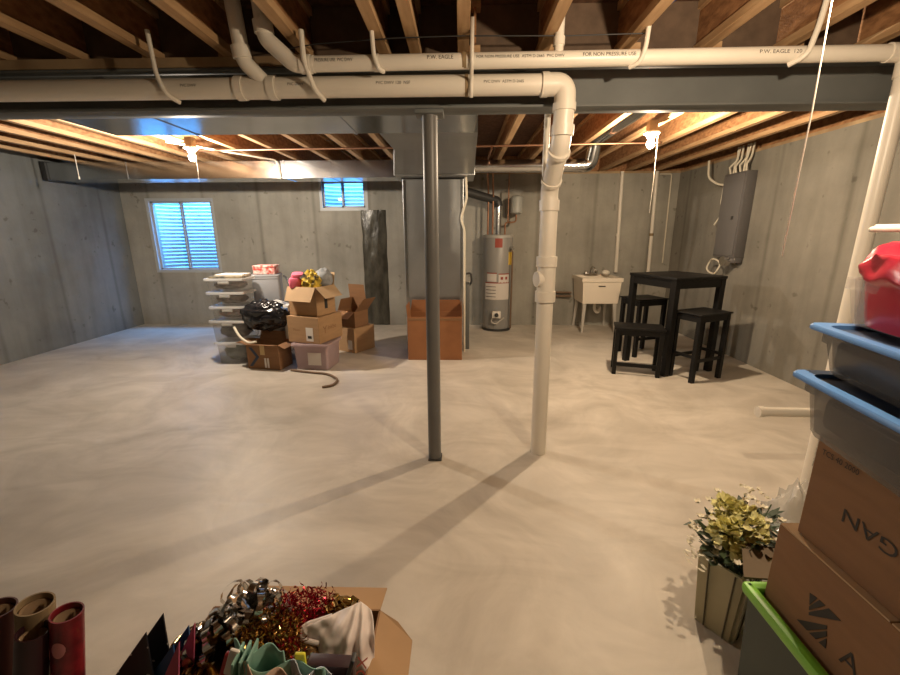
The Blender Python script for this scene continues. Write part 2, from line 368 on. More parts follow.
def wall_with_holes():
    xs = sorted({XL, XR, W1[0], W1[1], W2[0], W2[1]}); zs = sorted({0, ZW, W1[2], W1[3], W2[2], W2[3]})
    def hole(x, z): return any(w[0] < x < w[1] and w[2] < z < w[3] for w in (W1, W2))
    g = G(); cache = {}
    def v(x, y, z):
        k = (x, y, z)
        if k not in cache: cache[k] = g.bm.verts.new(k)
        return cache[k]
    solid = {}
    for i in range(len(xs) - 1):
        for j in range(len(zs) - 1): solid[i, j] = not hole((xs[i] + xs[i + 1]) / 2, (zs[j] + zs[j + 1]) / 2)
    for (i, j), s in solid.items():
        if not s: continue
        a, b, c, d = xs[i], xs[i + 1], zs[j], zs[j + 1]
        g.bm.faces.new((v(a, YB, c), v(b, YB, c), v(b, YB, d), v(a, YB, d)))
        g.bm.faces.new((v(a, YB + T, d), v(b, YB + T, d), v(b, YB + T, c), v(a, YB + T, c)))
        for (di, dj, p, q) in ((-1, 0, (a, c), (a, d)), (1, 0, (b, d), (b, c)), (0, -1, (b, c), (a, c)), (0, 1, (a, d), (b, d))):
            if not solid.get((i + di, j + dj), False):
                g.bm.faces.new((v(p[0], YB, p[1]), v(q[0], YB, q[1]), v(q[0], YB + T, q[1]), v(p[0], YB + T, p[1])))
    return g
struct(wall_with_holes().build('wall_back', M['wall_x'], smooth=0))
# sill plates and rim boards on top of the walls
struct(G().box((XR + .11, (YB + YF) / 2, ZW + .015), (.22, YB - YF + 2 * T, .03)).build('trim_1', M['plate'], smooth=0))
struct(G().box((XR + .12, (YB + YF) / 2, (ZJ + ZC) / 2), (.03, YB - YF + 2 * T, ZC - ZJ)).build('trim_2', M['web'], smooth=0))
struct(G().box(((XL + XR) / 2, YB + .11, ZW + .015), (XR - XL, .22, .03)).build('trim_3', M['plate'], smooth=0))
struct(G().box(((XL + XR) / 2, YB + .12, (ZJ + ZC) / 2), (XR - XL + .28, .03, ZC - ZJ)).build('trim_4', M['web'], smooth=0))

def window(name, w, splits):
    x0, x1, z0, z1 = w; f = .045; y = YB + .05
    g = G()
    for c, s in ((((x0 + x1) / 2, y, z0 + f / 2), (x1 - x0, .09, f)), (((x0 + x1) / 2, y, z1 - f / 2), (x1 - x0, .09, f)),
                 ((x0 + f / 2, y, (z0 + z1) / 2), (f, .09, z1 - z0 - 2 * f)), ((x1 - f / 2, y, (z0 + z1) / 2), (f, .09, z1 - z0 - 2 * f))):
        g.box(c, s)
    root = struct(g.build(name, M['winframe'], smooth=0))
    xm = x0 + (x1 - x0) * splits
    for a, b, yy in ((x0 + f, xm + .02, y + .012), (xm - .02, x1 - f, y - .012)):
        k = .028; s = G()
        za, zb = z0 + f, z1 - f
        for c, sz in ((((a + b) / 2, yy, za + k / 2), (b - a, .022, k)), (((a + b) / 2, yy, zb - k / 2), (b - a, .022, k)), ((a + k / 2, yy, (za + zb) / 2), (k, .022, zb - za)), ((b - k / 2, yy, (za + zb) / 2), (k, .022, zb - za))):
            s.box(c, sz, bevel=.003)
        so = s.build('sash', M['winframe'], root)
        G().box(((a + b) / 2, yy, (za + zb) / 2), (b - a - 2 * k + .004, .006, zb - za - 2 * k + .004)).build('pane', M['glass'], so, smooth=0)
    # corrugated steel window well outside
    xc = (x0 + x1) / 2; hw = (x1 - x0) / 2 + .16; depth = .62; zb, zt = z0 - .22, ZW + .13
    def fw(u, v):
        z = zb + (zt - zb) * v; a = PI * u
        k = 1 + .028 * math.sin(2 * PI * z / .0605)
        return Vector((xc - hw * k * math.cos(a), YB + T + depth * k * (math.sin(a) ** .6), z))
    G().grid(fw, 24, int((zt - zb) / .0605 * 8)).build('window_well', M['well'], root, smooth=60)
    G().box((xc, YB + T + .35, zb + .01), (2 * hw + .1, .9, .02)).build('gravel_bed', M['gravel'], root, smooth=0)
    return root
window('window_1', W1, .5); window('window_2', W2, .48)

# ------------------------------------------------------------------ joists
def ordinal(i): return ['first', 'second', 'third', 'fourth', 'fifth', 'sixth', 'seventh', 'eighth', 'ninth', 'tenth', 'eleventh', 'twelfth', 'thirteenth', 'fourteenth', 'fifteenth', 'sixteenth', 'seventeenth', 'eighteenth', 'nineteenth', 'twentieth', 'twenty-first'][i]
def joist_proto(y0, y1, label, group):
    t = thing('ceiling_joist', label, 'joist', (0, 0, ZJ), 0, group); yc, ly = (y0 + y1) / 2, y1 - y0
    G().box((0, yc, .019), (.056, ly, .038), bevel=.002).build('bottom_flange', M['flange'], t, world=False, smooth=0)
    G().box((0, yc, .12), (.012, ly, .17)).build('web', M['web'], t, world=False, smooth=0)
    G().box((0, yc, .221), (.056, ly, .038), bevel=.002).build('top_flange', M['flange'], t, world=False, smooth=0)
    return t
near_x = sorted([.01 + .406 * k for k in range(-7, 8)] + [-.235]); far_x = sorted([.07 + .406 * k for k in range(0, 8)] + [-.02 + .406 * k for k in range(-12, 0)])
p = None
for i, x in enumerate(reversed(near_x)):
    lab = f'wooden ceiling joist on the near side of the steel beam, {ordinal(i)} from the right wall'
    if p is None: p = joist_proto(YF, 2.53, lab, 'joists in the near ceiling bay'); p.location.x = x
    else: dup(p, (x, 0, ZJ), 0, lab)
q = None
for i, x in enumerate(reversed(far_x)):
    lab = f'wooden ceiling joist beyond the steel beam, {ordinal(i)} from the right wall'
    if q is None: q = joist_proto(2.40, YB + .1, lab, 'joists in the far ceiling bay'); q.location.x = x
    else: dup(q, (x, 0, ZJ), 0, lab)
xs = near_x
b0 = None
for i in range(len(xs) - 1):
    wdt = xs[i + 1] - xs[i] - .03
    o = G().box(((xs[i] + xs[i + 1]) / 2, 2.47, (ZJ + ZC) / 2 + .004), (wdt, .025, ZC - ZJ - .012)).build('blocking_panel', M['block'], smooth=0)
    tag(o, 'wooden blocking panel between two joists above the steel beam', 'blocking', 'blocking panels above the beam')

# ------------------------------------------------------------------ steel beam and post
t = thing('steel_beam', 'long grey painted steel I-beam carrying the ceiling joists', 'beam', (-1, 2.46, 2.095))
xc, lx = (XL + XR) / 2, XR - XL
G().box((xc, 2.46, 2.101), (lx, .14, .012), bevel=.003).build('bottom_flange', M['steel'], t)
G().box((xc, 2.46, 2.1965), (lx, .009, .179)).build('web', M['steel'], t)
G().box((xc, 2.46, 2.292), (lx, .14, .012), bevel=.003).build('top_flange', M['steel'], t)
G().box((xc, 2.46, 2.323), (lx, .14, .046)).build('nailer_plank', M['plate'], t)
t = thing('support_post', 'grey steel support post standing mid-floor under the beam', 'post', (-.165, 2.46, 0))
g = G().cyl((-.168, 2.46, .012), (-.170, 2.46, 2.075), .042, n=32); g.build('shaft', M['post'], t)
G().box((-.165, 2.46, .006), (.088, .088, .012), bevel=.002).build('base_plate', M['dark'], t)
G().box((-.17, 2.46, 2.084), (.15, .13, .020), bevel=.002).build('cap_plate', M['steel'], t)

# ------------------------------------------------------------------ white PVC drains
PV = M['pvc']
t = thing('drain_pipe', 'fat white PVC drain pipe along the beam dropping to the floor beside the grey post', 'pipe', (.535, 2.55, 0))
yl, zl, rl = 2.3, 2.17, .048
G().cyl((XL + .02, yl, zl), (.05, yl, zl), rl, n=32).build('horizontal_run', PV, t)
G().cyl((.052, yl, zl), (.41, yl, zl), rl, n=32).build('horizontal_run', PV, t)
G().cyl((.02, yl, zl), (.035, yl, zl), rl + .0025, n=32).build('joint_ring', M['kraft'], t)
# tee with slanted branch going up between the joists
g = G().cyl((-1.135, yl, zl), (-1.095, yl, zl), rl + .008, n=32).cyl((-1.1, yl, zl), (-.965, yl, zl), rl + .003, n=32).cyl((-.97, yl, zl), (-.93, yl, zl), rl + .008, n=32)
g.build('tee', PV, t)
G().tube(arc([(-.985, yl - .01, zl + .02), (-1.06, 2.24, 2.27), (-1.075, 2.21, 2.58)], .03), .036, 20).build('branch', PV, t)
G().cyl((-1.060, 2.235, 2.28), (-1.064, 2.228, 2.33), .043, n=24).build('coupling', PV, t)
el = arc([(.405, yl, zl), (.520, yl, zl), (.520, yl, 2.05)], .105, 10)
G().tube(el, .053, 28).build('elbow', PV, t)
G().cyl((.399, yl, zl), (.432, yl, zl), .057, n=32).build('coupling', PV, t)
G().cyl((.520, yl, 2.085), (.520, yl, 2.048), .057, n=32).build('coupling', PV, t)
G().tube(arc([(.520, yl, 2.06), (.516, yl + .01, 1.90), (.517, 2.545, 1.70), (.521, 2.545, 1.6)], .06, 8), .050, 28).build('offset_bend', PV, t)
G().cyl((.519, yl, 1.985), (.518, yl + .003, 1.935), .056, n=32).build('coupling', PV, t)
a, b = Vector((.516, 2.335, 1.87)), Vector((.517, 2.505, 1.735)); d = (b - a).normalized()
G().cyl(a, a + d * .02, .058, n=32).build('coupling', PV, t); G().cyl(b - d * .02, b, .058, n=32).build('coupling', PV, t)
G().cyl((.521, 2.545, 1.65), (.535, 2.55, 0), .0505, n=32).build('standpipe', PV, t)
for z0, z1, rr in ((1.64, 1.58, .058), (1.315, 1.255, .062), (1.105, 1.04, .062)):
    f = lambda z: (.521 + .014 * (1.65 - z) / 1.65, 2.545 + .005 * (1.65 - z) / 1.65, z)
    G().cyl(f(z0), f(z1), rr, n=32).build('coupling', PV, t)
g = G().cyl((.525, 2.547, 1.26), (.527, 2.547, 1.10), .055, n=32); g.cyl((.52, 2.547, 1.18), (.462, 2.53, 1.18), .047, n=24); g.build('cleanout', PV, t)
g = G(); text_pipe(g, 'PVC DWV 120  NSF', .020, -.42, yl, zl, rl, .08, 1.0); text_pipe(g, 'PVC DWV  ASTM D-2665', .018, .11, yl, zl, rl, .08, 1.)
text_pipe(g, 'PVC DWV', .018, -.86, yl, zl, rl, .08); text_pipe(g, 'PVC DWV', .018, -1.4, yl, zl, rl, .08)
g.build('print', M['ink'], t, smooth=0)
# second, thinner pipe
t = thing('vent_pipe', 'long thinner white PVC pipe under the joists turning down to the floor at right', 'pipe', (2.06, 2.2, 0))
yu, zu, ru = 2.2, 2.25, .034
G().cyl((-.74, yu, 2.238), (2.0, yu, 2.252), ru, n=28).build('horizontal_run', PV, t)
G().tube(arc([(-.70, yu, 2.238), (-.80, yu, 2.24), (-.915, 2.18, 2.34), (-.925, 2.16, 2.58)], .025), .037, 24).build('corner_bend', PV, t)
G().cyl((-.765, yu, 2.238), (-.715, yu, 2.238), .041, n=28).build('coupling', PV, t); G().cyl((-.917, 2.178, 2.36), (-.920, 2.173, 2.41), .044, n=28).build('coupling', PV, t)
G().cyl((-.415, yu, 2.24), (-.39, yu, 2.24), ru + .003, n=28).build('coupling', PV, t)
G().cyl((.005, yu, 2.245), (.025, yu, 2.245), ru + .003, n=28).build('joint_ring', M['kraft'], t)
G().cyl((.455, yu, 2.25), (.455, yu, 2.56), .022, n=20).cyl((.455, yu, 2.30), (.455, yu, 2.335), .027, n=20).build('riser', PV, t)
G().tube(arc([(1.96, yu, 2.252), (2.06, yu, 2.252), (2.06, yu, 2.15)], .075, 10), .040, 24).build('elbow', PV, t)
G().cyl((2.06, yu, 2.18), (2.06, yu, 0), ru, n=28).build('drop_pipe', PV, t)
G().cyl((2.06, yu, .46), (1.70, yu, .465), .027, n=24).cyl((1.72, yu, .465), (1.69, yu, .465), .031, n=24).build('stub', PV, t)
G().cyl((2.06, yu, .53), (2.06, yu, .39), .040, n=28).build('tee', PV, t)
g = G(); text_pipe(g, 'P.W. EAGLE', .024, -.16, yu, 2.245, ru, .12); text_pipe(g, 'FOR NON PRESSURE USE  ASTM D-2665  PVC DWV', .018, .07, yu, 2.246, ru, .12, 1.0)
text_pipe(g, 'FOR NON PRESSURE USE', .022, .56, yu, 2.248, ru, .12, 1.); text_pipe(g, 'P.W. EAGLE  120', .022, 1.36, yu, 2.249, ru, .12, 1.2); text_pipe(g, 'PRESSURE USE  PVC DWV', .020, -.69, yu, 2.241, ru, .12, .8)
V, F = text_pts('PVC DWV 120 ASTM D-2665', .016)
g._add([Vector((2.06 - math.cos(.9 + v.y / ru) * (ru + .001) , yu - math.sin(.9 + v.y / ru) * (ru + .001), .34 - v.x)) for v in V], F)
g.build('print', M['ink'], t, smooth=0)
t = thing('air_pipe', 'slim grey pipe hanging close behind the bent white drain pipe', 'pipe', (.50, 2.62, 2.05))
G().tube(arc([(.50, 2.62, 2.60), (.50, 2.62, 1.78), (.513, 2.56, 1.69)], .05), .018, 16).build('shaft', PV, t)
# hooks and straps
def hanger(label, pts, r=.0105):
    o = G().tube(arc(pts, .03, 5), r, 10).build('pipe_hanger', PV); tag(o, label, 'pipe hanger', 'white pipe hangers')
hanger('white J-hook hanger around the fat drain pipe near the left edge', [(-1.50, 2.22, 2.40), (-1.50, 2.235, 2.22), (-1.475, 2.248, 2.13), (-1.44, 2.30, 2.108)])
hanger('white J-hook hanger crossing both pipes left of the small window', [(-.735, 2.15, 2.36), (-.735, 2.155, 2.24), (-.72, 2.235, 2.14), (-.69, 2.29, 2.108)], .012)
hanger('short white hook hanger on the thin pipe, above the small window', [(-.41, 2.15, 2.36), (-.405, 2.155, 2.25), (-.385, 2.17, 2.20), (-.37, 2.2, 2.203)])
o = G().strip(arc([(.05, 2.15, 2.40), (.05, 2.155, 2.215), (.05, 2.246, 2.175), (.05, 2.246, 2.10)], .03), (1, 0, 0), .018).build('pipe_strap', PV, solid=.004)
tag(o, 'straight white strap hanging both pipes from a joist above the post', 'pipe strap')
hanger('white hook hanger on the thin pipe right of the elbow', [(.845, 2.15, 2.38), (.84, 2.155, 2.27), (.825, 2.165, 2.215), (.79, 2.2, 2.207)])
hanger('white hook hanger on the thin pipe near the pull string', [(1.60, 2.12, 2.56), (1.585, 2.14, 2.34), (1.565, 2.15, 2.23), (1.52, 2.2, 2.207)], .012)

# ------------------------------------------------------------------ ducts
DU, DP = M['duct'], M['duct2']
t = thing('trunk_duct', 'wide flat sheet metal trunk duct just behind the steel beam', 'duct', (-1.2, 2.9, 2.15))
G().box((-1.2, 2.9, 2.245), (2.6, .58, .19), bevel=.004).build('body', DU, t, smooth=0)
for x in (-1.9, -.75): G().box((x, 2.9, 2.2445), (.02, .588, .199)).build('seam', DU, t, smooth=0)
t = thing('furnace_plenum', 'grey sheet metal plenum joining the trunk duct to the tall metal cabinet', 'duct', (-.3, 4.9, 2.1))
P = [(-.585, 3.19, 2.15), (.12, 3.19, 2.15), (.13, 3.78, 2.145), (-.565, 3.78, 2.145), (-.585, 3.19, 2.34), (.12, 3.19, 2.34), (.13, 3.78, 2.34), (-.565, 3.78, 2.34)]
G().hexa(P).build('stub', DP, t, smooth=0)
P = [(-.565, 3.781, 2.145), (.13, 3.781, 2.145), (.15, 4.88, 2.10), (-.745, 4.88, 2.10), (-.565, 3.781, 2.34), (.13, 3.781, 2.34), (.15, 4.88, 2.34), (-.745, 4.88, 2.34)]
G().hexa(P).build('transition', DP, t, smooth=0)
G().box((-.2975, 5.16, 2.21), (.905, .56, .25), bevel=.003).build('collar', DP, t, smooth=0)
t = thing('furnace_cabinet', 'tall grey sheet metal furnace cabinet behind the upright brown box', 'furnace', (-.325, 5.3, 0))
G().box((-.325, 5.36, 1.035), (.715, .58, 2.07), bevel=.004).build('cabinet', DP, t, smooth=0)
G().box((-.655, 5.068, 1.035), (.03, .012, 2.06)).build('edge_strip', DU, t, smooth=0); G().box((.012, 5.068, 1.035), (.03, .012, 2.06)).build('edge_strip', DU, t, smooth=0)
G().box((-.325, 5.07, 2.085), (.73, .03, .02)).build('top_gap', M['dark'], t, smooth=0)
t = thing('branch_duct', 'long shiny rectangular sheet metal duct running along the back wall under the joists', 'duct', (-2.9, 5.6, 2.13))
G().box((-2.97, 5.58, 2.235), (4.5, .36, .205), bevel=.003).build('body', DU, t, smooth=0)
for x in (-4.2, -2.2, -1.62, -1.3): G().box((x, 5.58, 2.235), (.022, .37, .214)).build('seam', DU, t, smooth=0)
G().box((-5.245, 5.58, 2.235), (.06, .40, .23)).build('end_collar', M['dark'], t, smooth=0)
t = thing('round_duct', 'round metal duct at right of the plenum elbowing up into the joists', 'duct', (.8, 5., 2.19))
G().cyl((.14, 5., 2.194), (1.33, 5., 2.194), .07, n=28).build('straight_run', DU, t)
G().tube(arc([(1.30, 5., 2.194), (1.46, 5., 2.194), (1.475, 4.93, 2.42)], .13, 8), .074, 24).build('elbow', DU, t)
for x in (.75, 1.29): G().cyl((x, 5., 2.194), (x + .02, 5., 2.194), .0735, n=28).build('seam', DU, t)
t = tag(G().cyl((1.49, 5.0, 2.46), (1.49, 3.0, 2.46), .074, n=24).build('joist_duct', DU), 'round metal duct lying in the joist bay left of the right-hand bulb', 'duct')
CU = M['copper']
t = thing('supply_pipe', 'long copper water pipe crossing under the far joists from left to right', 'pipe', (0, 4.6, 2.33))
G().cyl((-3.0, 4.72, 2.33), (.0, 4.62, 2.33), .011, n=12).cyl((.0, 4.62, 2.33), (2.0, 4.52, 2.33), .011, n=12).build('run', CU, t)
G().tube([(.32, 4.60, 2.33), (.32, 4.58, 2.31), (.32, 5.2, 2.31)], .011, 12).build('branch', CU, t)
o = G().tube(arc([(-2.9, 4.3, 2.34), (-2.26, 5.36, 2.335), (-2.24, 5.37, 2.12)], .05), .010, 10).build('cable_conduit', M['cable']); tag(o, 'thin pale conduit bending down over the shiny branch duct', 'conduit')

o = G().tube([(.86, 2.50, 2.452), (.89, 2.30, 2.45), (.94, 2.05, 2.445), (1.02, 1.80, 2.44), (1.06, 1.55, 2.45)], .016, 10).build('water_tube', mat('blue_tube', (.02, .06, .22), .4)); tag(o, 'blue plastic water tube in the near joist bay above the thin pipe', 'tube')
o = G().tube([(-.95, 2.33, 2.345), (-.70, 2.24, 2.338), (-.3, 2.2, 2.342), (.0, 2.18, 2.338), (.5, 2.2, 2.34), (.85, 2.18, 2.337)], .0028, 6).build('ceiling_wire', M['dark']); tag(o, 'thin dark wire strung across the near joists over the thin pipe', 'wire')
# ------------------------------------------------------------------ bulbs
def bulb(label, loc, zs, power=0, color=WARM, soff=(.045, -.02), drop=True):
    x, y, z = loc; t = thing('ceiling_bulb', label, 'lamp', (x, y, z), 0, 'bare bulb lampholders')
    zt = ZJ if drop else z + .13
    G().box((x, y, (zt + z + .075) / 2), (.07 if zt - z < .2 else .035, .07 if zt - z < .2 else .035, zt - z - .075), bevel=.004).build('junction_box', M['plate'], t, smooth=0)
    if not drop: G().box((x, y, zt + .01), (.40, .03, .02)).build('bar_hanger', M['junction'], t, smooth=0)
    G().lathe([(.012, .028), (.032, .032), (.038, .045), (.062, .058), (.066, .066), (.062, .074), (.0, .074)], (x, y, z), 28).build('lampholder', M['porcelain'], t)
    G().lathe([(0, -.055), (.014, -.052), (.025, -.042), (.031, -.026), (.032, -.012), (.027, .006), (.018, .020), (.0135, .034), (0, .034)], (x, y, z), 20).build('bulb', GLOW if power else M['porcelain'], t)
    if power:
        l = bpy.data.lights.new('bulb_light', 'POINT'); l.energy = power; l.color = color; l.shadow_soft_size = .024
        o = bpy.data.objects.new('bulb_light', l); COL.objects.link(o); o.location = (x, y, z - .015)
    dx, dy = soff
    G().tube([(x + dx, y + dy, z + .06), (x + dx + .006, y + dy, (z + zs) / 2), (x + dx, y + dy, zs)], .0018, 6).build('pull_string', M['string'], t)
    return t
bulb('lit bare bulb on the ceiling near the left window', (-2.58, 4.18, 2.19), 1.95, 180, COOL)
bulb('lit bare bulb on the ceiling above the black bar table', (1.58, 3.75, 2.19), 1.62, 138)
bulb('bare bulb above the storage totes with a long string hanging at upper right', (.91, 1.09, 2.09), 1.39, 66, WARM, (-.05, .05))
o = G().cyl((-4.42, 4.95, 2.345), (-4.42, 4.95, 2.08), .004, n=8).cyl((-4.42, 4.95, 2.11), (-4.42, 4.95, 2.08), .008, n=8).build('pull_cord', M['string']); tag(o, 'thin pale pull cord hanging from the joists at the far left', 'cord')

# ------------------------------------------------------------------ back wall fittings
o = G().grid(lambda u, v: Vector((-1.545 + .385 * u + .012 * noise.noise(Vector((v * 7, 3 * round(u), 1))), YB - .004 - .022 * math.sin(PI * min(1, max(0, u))) ** .5 - .008 * noise.noise(Vector((u * 4, v * 9, 2))), .004 + 1.81 * v)), 16, 50).build('tar_patch', M['tar'], smooth=60)
tag(o, 'tall black tarry repair strip down the back wall under the small window', 'wall patch')
for x in (2.415, 2.922):
    t = thing('wall_pipe', 'slim white pipe up the back wall ' + ('directly behind the laundry sink' if x < 2.6 else 'behind the black bar table'), 'pipe', (x, 6.55, .8), 0, 'slim white wall pipes')
    G().cyl((x - .02, 6.555, 2.34), (x + .02, 6.555, .72 if x > 2.6 else .86), .026, n=18).build('shaft', PV, t)
    G().cyl((x, 6.555, 1.45), (x, 6.555, 1.41), .031, n=18).build('coupling', M['kraft'] if x > 2.6 else PV, t)
o = G().tube(arc([(2.95, 6.55, 2.30), (3.12, 6.55, 2.30), (3.14, 6.55, 1.0)], .03), .010, 10).build('thin_conduit', M['cable']); tag(o, 'thin pale conduit dropping down the back wall in the right corner', 'conduit')
# water heater
hx, hy = .56, 6.34
t = thing('water_heater', 'grey cylindrical water heater with white and red labels by the back wall', 'water heater', (hx, hy, 0))
G().lathe([(.20, 0), (.215, .01), (.215, .05), (.223, .055), (.223, 1.40), (.215, 1.425), (.19, 1.435), (0, 1.435)], (hx, hy, 0), 40).build('tank', M['heater'], t)
G().lathe([(.226, 1.395), (.226, 1.43), (.20, 1.44), (0, 1.44)], (hx, hy, 0), 40).build('top_cap', M['heater_cap'], t)
G().lathe([(.225, 0), (.225, .035), (.2, .036)], (hx, hy, 0), 40).build('base_ring', M['dark'], t)
def on_tank(a0, a1, z0, z1, name, m, lab=None, r=.2245):
    f = lambda u, v: Vector((hx + r * math.sin(a0 + (a1 - a0) * u), hy - r * math.cos(a0 + (a1 - a0) * u), z0 + (z1 - z0) * v))
    o = G().grid(f, 8, 1).build(name, m, t)
    if lab: o['label'] = lab
on_tank(-.27, .22, 1.255, 1.385, 'badge', M['red'], 'red badge')
on_tank(.72, 1.12, 1.0, 1.19, 'energy_label', M['yellow'], 'yellow label')
on_tank(-.95, .82, .49, .74, 'warning_label', M['label']); on_tank(-.80, -.12, .76, .88, 'small_label', M['label']); on_tank(.02, .80, .74, .87, 'picture_label', M['label'])
for a, b, z in ((-.82, -.1, .884), (-.95, .82, .742), (.02, .80, .872)): on_tank(a, b, z - .008, z + .008, 'red_stripe', M['red'], r=.2255)
for k in range(4): on_tank(-.9, -.15, .53 + k * .05, .538 + k * .05, 'text_line', M['ink'], r=.2255)
on_tank(.15, .32, .79, .83, 'warning_mark', M['red'], r=.2255); on_tank(.48, .64, .79, .83, 'warning_mark', M['red'], r=.2255)
g = G().box((hx - .02, hy - .25, .27), (.13, .07, .10), bevel=.008); gv = g.build('gas_valve', M['sticker'], t)
G().cyl((hx - .02, hy - .28, .27), (hx - .02, hy - .31, .27), .03, n=18).build('control_knob', M['dark'], gv)
G().tube(arc([(hx - .07, hy - .25, .24), (hx - .10, hy - .25, .16), (hx - .03, hy - .25, .12), (hx + .1, hy - .24, .22)], .03), .009, 8).build('gas_tube', M['legsink'], t)
G().tube(arc([(hx + .17, hy - .20, 1.22), (hx + .20, hy - .21, 1.2), (hx + .20, hy - .20, .05)], .03), .013, 10).build('relief_pipe', M['cord'], t)
G().cyl((hx + .17, hy - .12, 1.25), (hx + .2, hy - .24, 1.25), .022, n=12).build('relief_valve', M['chrome'], t)
t = thing('heater_flue', 'silver flue rising from the water heater and bending left', 'flue', (hx, hy, 1.44))
G().cyl((hx, hy, 1.43), (hx, hy, 1.86), .042, n=20).build('vertical_pipe', DU, t)
G().tube(arc([(hx, hy, 1.84), (hx - .02, hy, 1.92), (.02, 6.1, 2.04)], .06), .062, 20).build('slanted_pipe', M['dark'], t)
for i, (x, lab) in enumerate(((.40, 'left of two copper pipes rising from the water heater'), (.47, 'right of two copper pipes rising from the water heater'))):
    o = G().tube(arc([(x, hy - .08, 1.44), (x, hy - .08, 2.0), (x - .03, hy - .3, 2.33), (x - .03, hy - .8, 2.33)], .04), .013, 10).build('riser_pipe', CU); tag(o, lab, 'pipe', 'copper risers at the water heater')
t = thing('expansion_tank', 'small grey expansion tank hanging above the water heater', 'tank', (.80, hy, 1.73))
G().lathe([(0, 1.725), (.05, 1.73), (.088, 1.75), (.09, 1.78), (.09, 1.95), (.08, 1.975), (.04, 1.99), (0, 1.992)], (.82, hy, 0), 28).build('tank', M['tankgrey'], t)
G().tube(arc([(.82, hy, 1.73), (.82, hy, 1.62), (.66, hy, 1.61), (.66, hy, 1.43)], .04), .013, 10).build('elbow_pipe', CU, t)
G().tube([(.70, hy, 1.62), (.70, hy, 2.35)], .010, 10).build('feed_pipe', CU, t)
o = G().tube(arc([(.055, 5.0, 2.14), (.07, 5.0, 1.85), (.0, 5.0, 1.62), (.045, 5.0, 1.5), (.05, 5.02, .0)], .05), .014, 12).build('gas_pipe', M['cable']); tag(o, 'pale pipe running down the right edge of the furnace cabinet', 'pipe')
t = thing('folded_board', 'dark grey upright board with black handle right of the brown box', 'board', (.09, 5.3, 0))
G().box((.085, 5.28, .42), (.06, .30, .84), bevel=.008).build('board', M['greyslab'], t)
G().tube(arc([(.09, 5.16, .80), (.14, 5.14, .86), (.13, 5.14, .98), (.07, 5.14, .97)], .04), .012, 10).build('handle', M['dark'], t)
# copper stub pipes on the wall left of the sink
for z, lab in ((.545, 'upper short copper pipe on the wall left of the sink'), (.485, 'lower short copper pipe on the wall left of the sink')):
    o = G().cyl((1.46, 6.56, z), (1.76, 6.52, z), .016, n=10).build('wall_stub_pipe', M['cord']); tag(o, lab, 'pipe', 'copper stubs by the sink')

# laundry sink
sx, sy = 2.07, 6.31
t = thing('laundry_sink', 'white plastic laundry tub on splayed legs against the back wall', 'sink', (sx, sy, 0))
g = G()
def ring(z, s, ins=0): return [(sx + a * (.285 * s - ins), sy + b * (.265 * s - ins), z) for a, b in ((-1, -1), (1, -1), (1, 1), (-1, 1))]
prof = [(ring(.44, .90), 1)]
seq = [ring(.44, .90), ring(.76, .98), ring(.765, 1.04), ring(.82, 1.04), ring(.82, 1.04, .03), ring(.78, .98, .03), ring(.47, .9, .02)]
vs = [[g.bm.verts.new(p) for p in r_] for r_ in seq]
for i in range(len(vs) - 1):
    for j in range(4): g.bm.faces.new((vs[i][j], vs[i][(j + 1) % 4], vs[i + 1][(j + 1) % 4], vs[i + 1][j]))
g.bm.faces.new(vs[0][::-1]); g.bm.faces.new(vs[-1])
g.build('basin', M['sink'], t, smooth=0)
G().box((sx, sy - .262, .70), (.10, .012, .014), bevel=.003).build('front_slot', M['dark'], t)
for a in (-1, 1):
    for b in (-1, 1):
        g = G(); x0, y0 = sx + a * .22, sy + b * .20; x1, y1 = sx + a * .245, sy + b * .25
        w0, w1 = .05, .025
        g.hexa([(x1 - w1 / 2, y1 - w1 / 2, 0), (x1 + w1 / 2, y1 - w1 / 2, 0), (x1 + w1 / 2, y1 + w1 / 2, 0), (x1 - w1 / 2, y1 + w1 / 2, 0), (x0 - w0 / 2, y0 - w0 / 2, .45), (x0 + w0 / 2, y0 - w0 / 2, .45), (x0 + w0 / 2, y0 + w0 / 2, .45), (x0 - w0 / 2, y0 + w0 / 2, .45)])
        g.build('leg', M['legsink'], t, smooth=0)
fz = .83
f = G().box((sx - .03, sy + .2, fz + .015), (.20, .05, .03), bevel=.008).tube(arc([(sx - .03, sy + .2, fz), (sx - .03, sy + .2, fz + .13), (sx - .03, sy + .05, fz + .11), (sx - .03, sy + .04, fz + .07)], .05), .012, 12).build('faucet', M['chrome'], t)
for a in (-.08, .08): G().lathe([(.022, .03), (.026, .045), (.02, .06), (0, .062)], (sx - .03 + a, sy + .2, fz), 14).build('faucet_knob', M['chrome'], f)
G().blob((sx + .18, sy + .16, fz + .03), (.06, .05, .04), .1, 3, 16).build('soap_tray', M['whitelid'], t)
G().tube(arc([(sx, sy, .45), (sx, sy, .30), (sx + .06, sy, .26), (sx + .1, sy + .05, .33), (sx + .1, sy + .2, .35)], .05), .024, 12).build('drain_trap', PV, t)

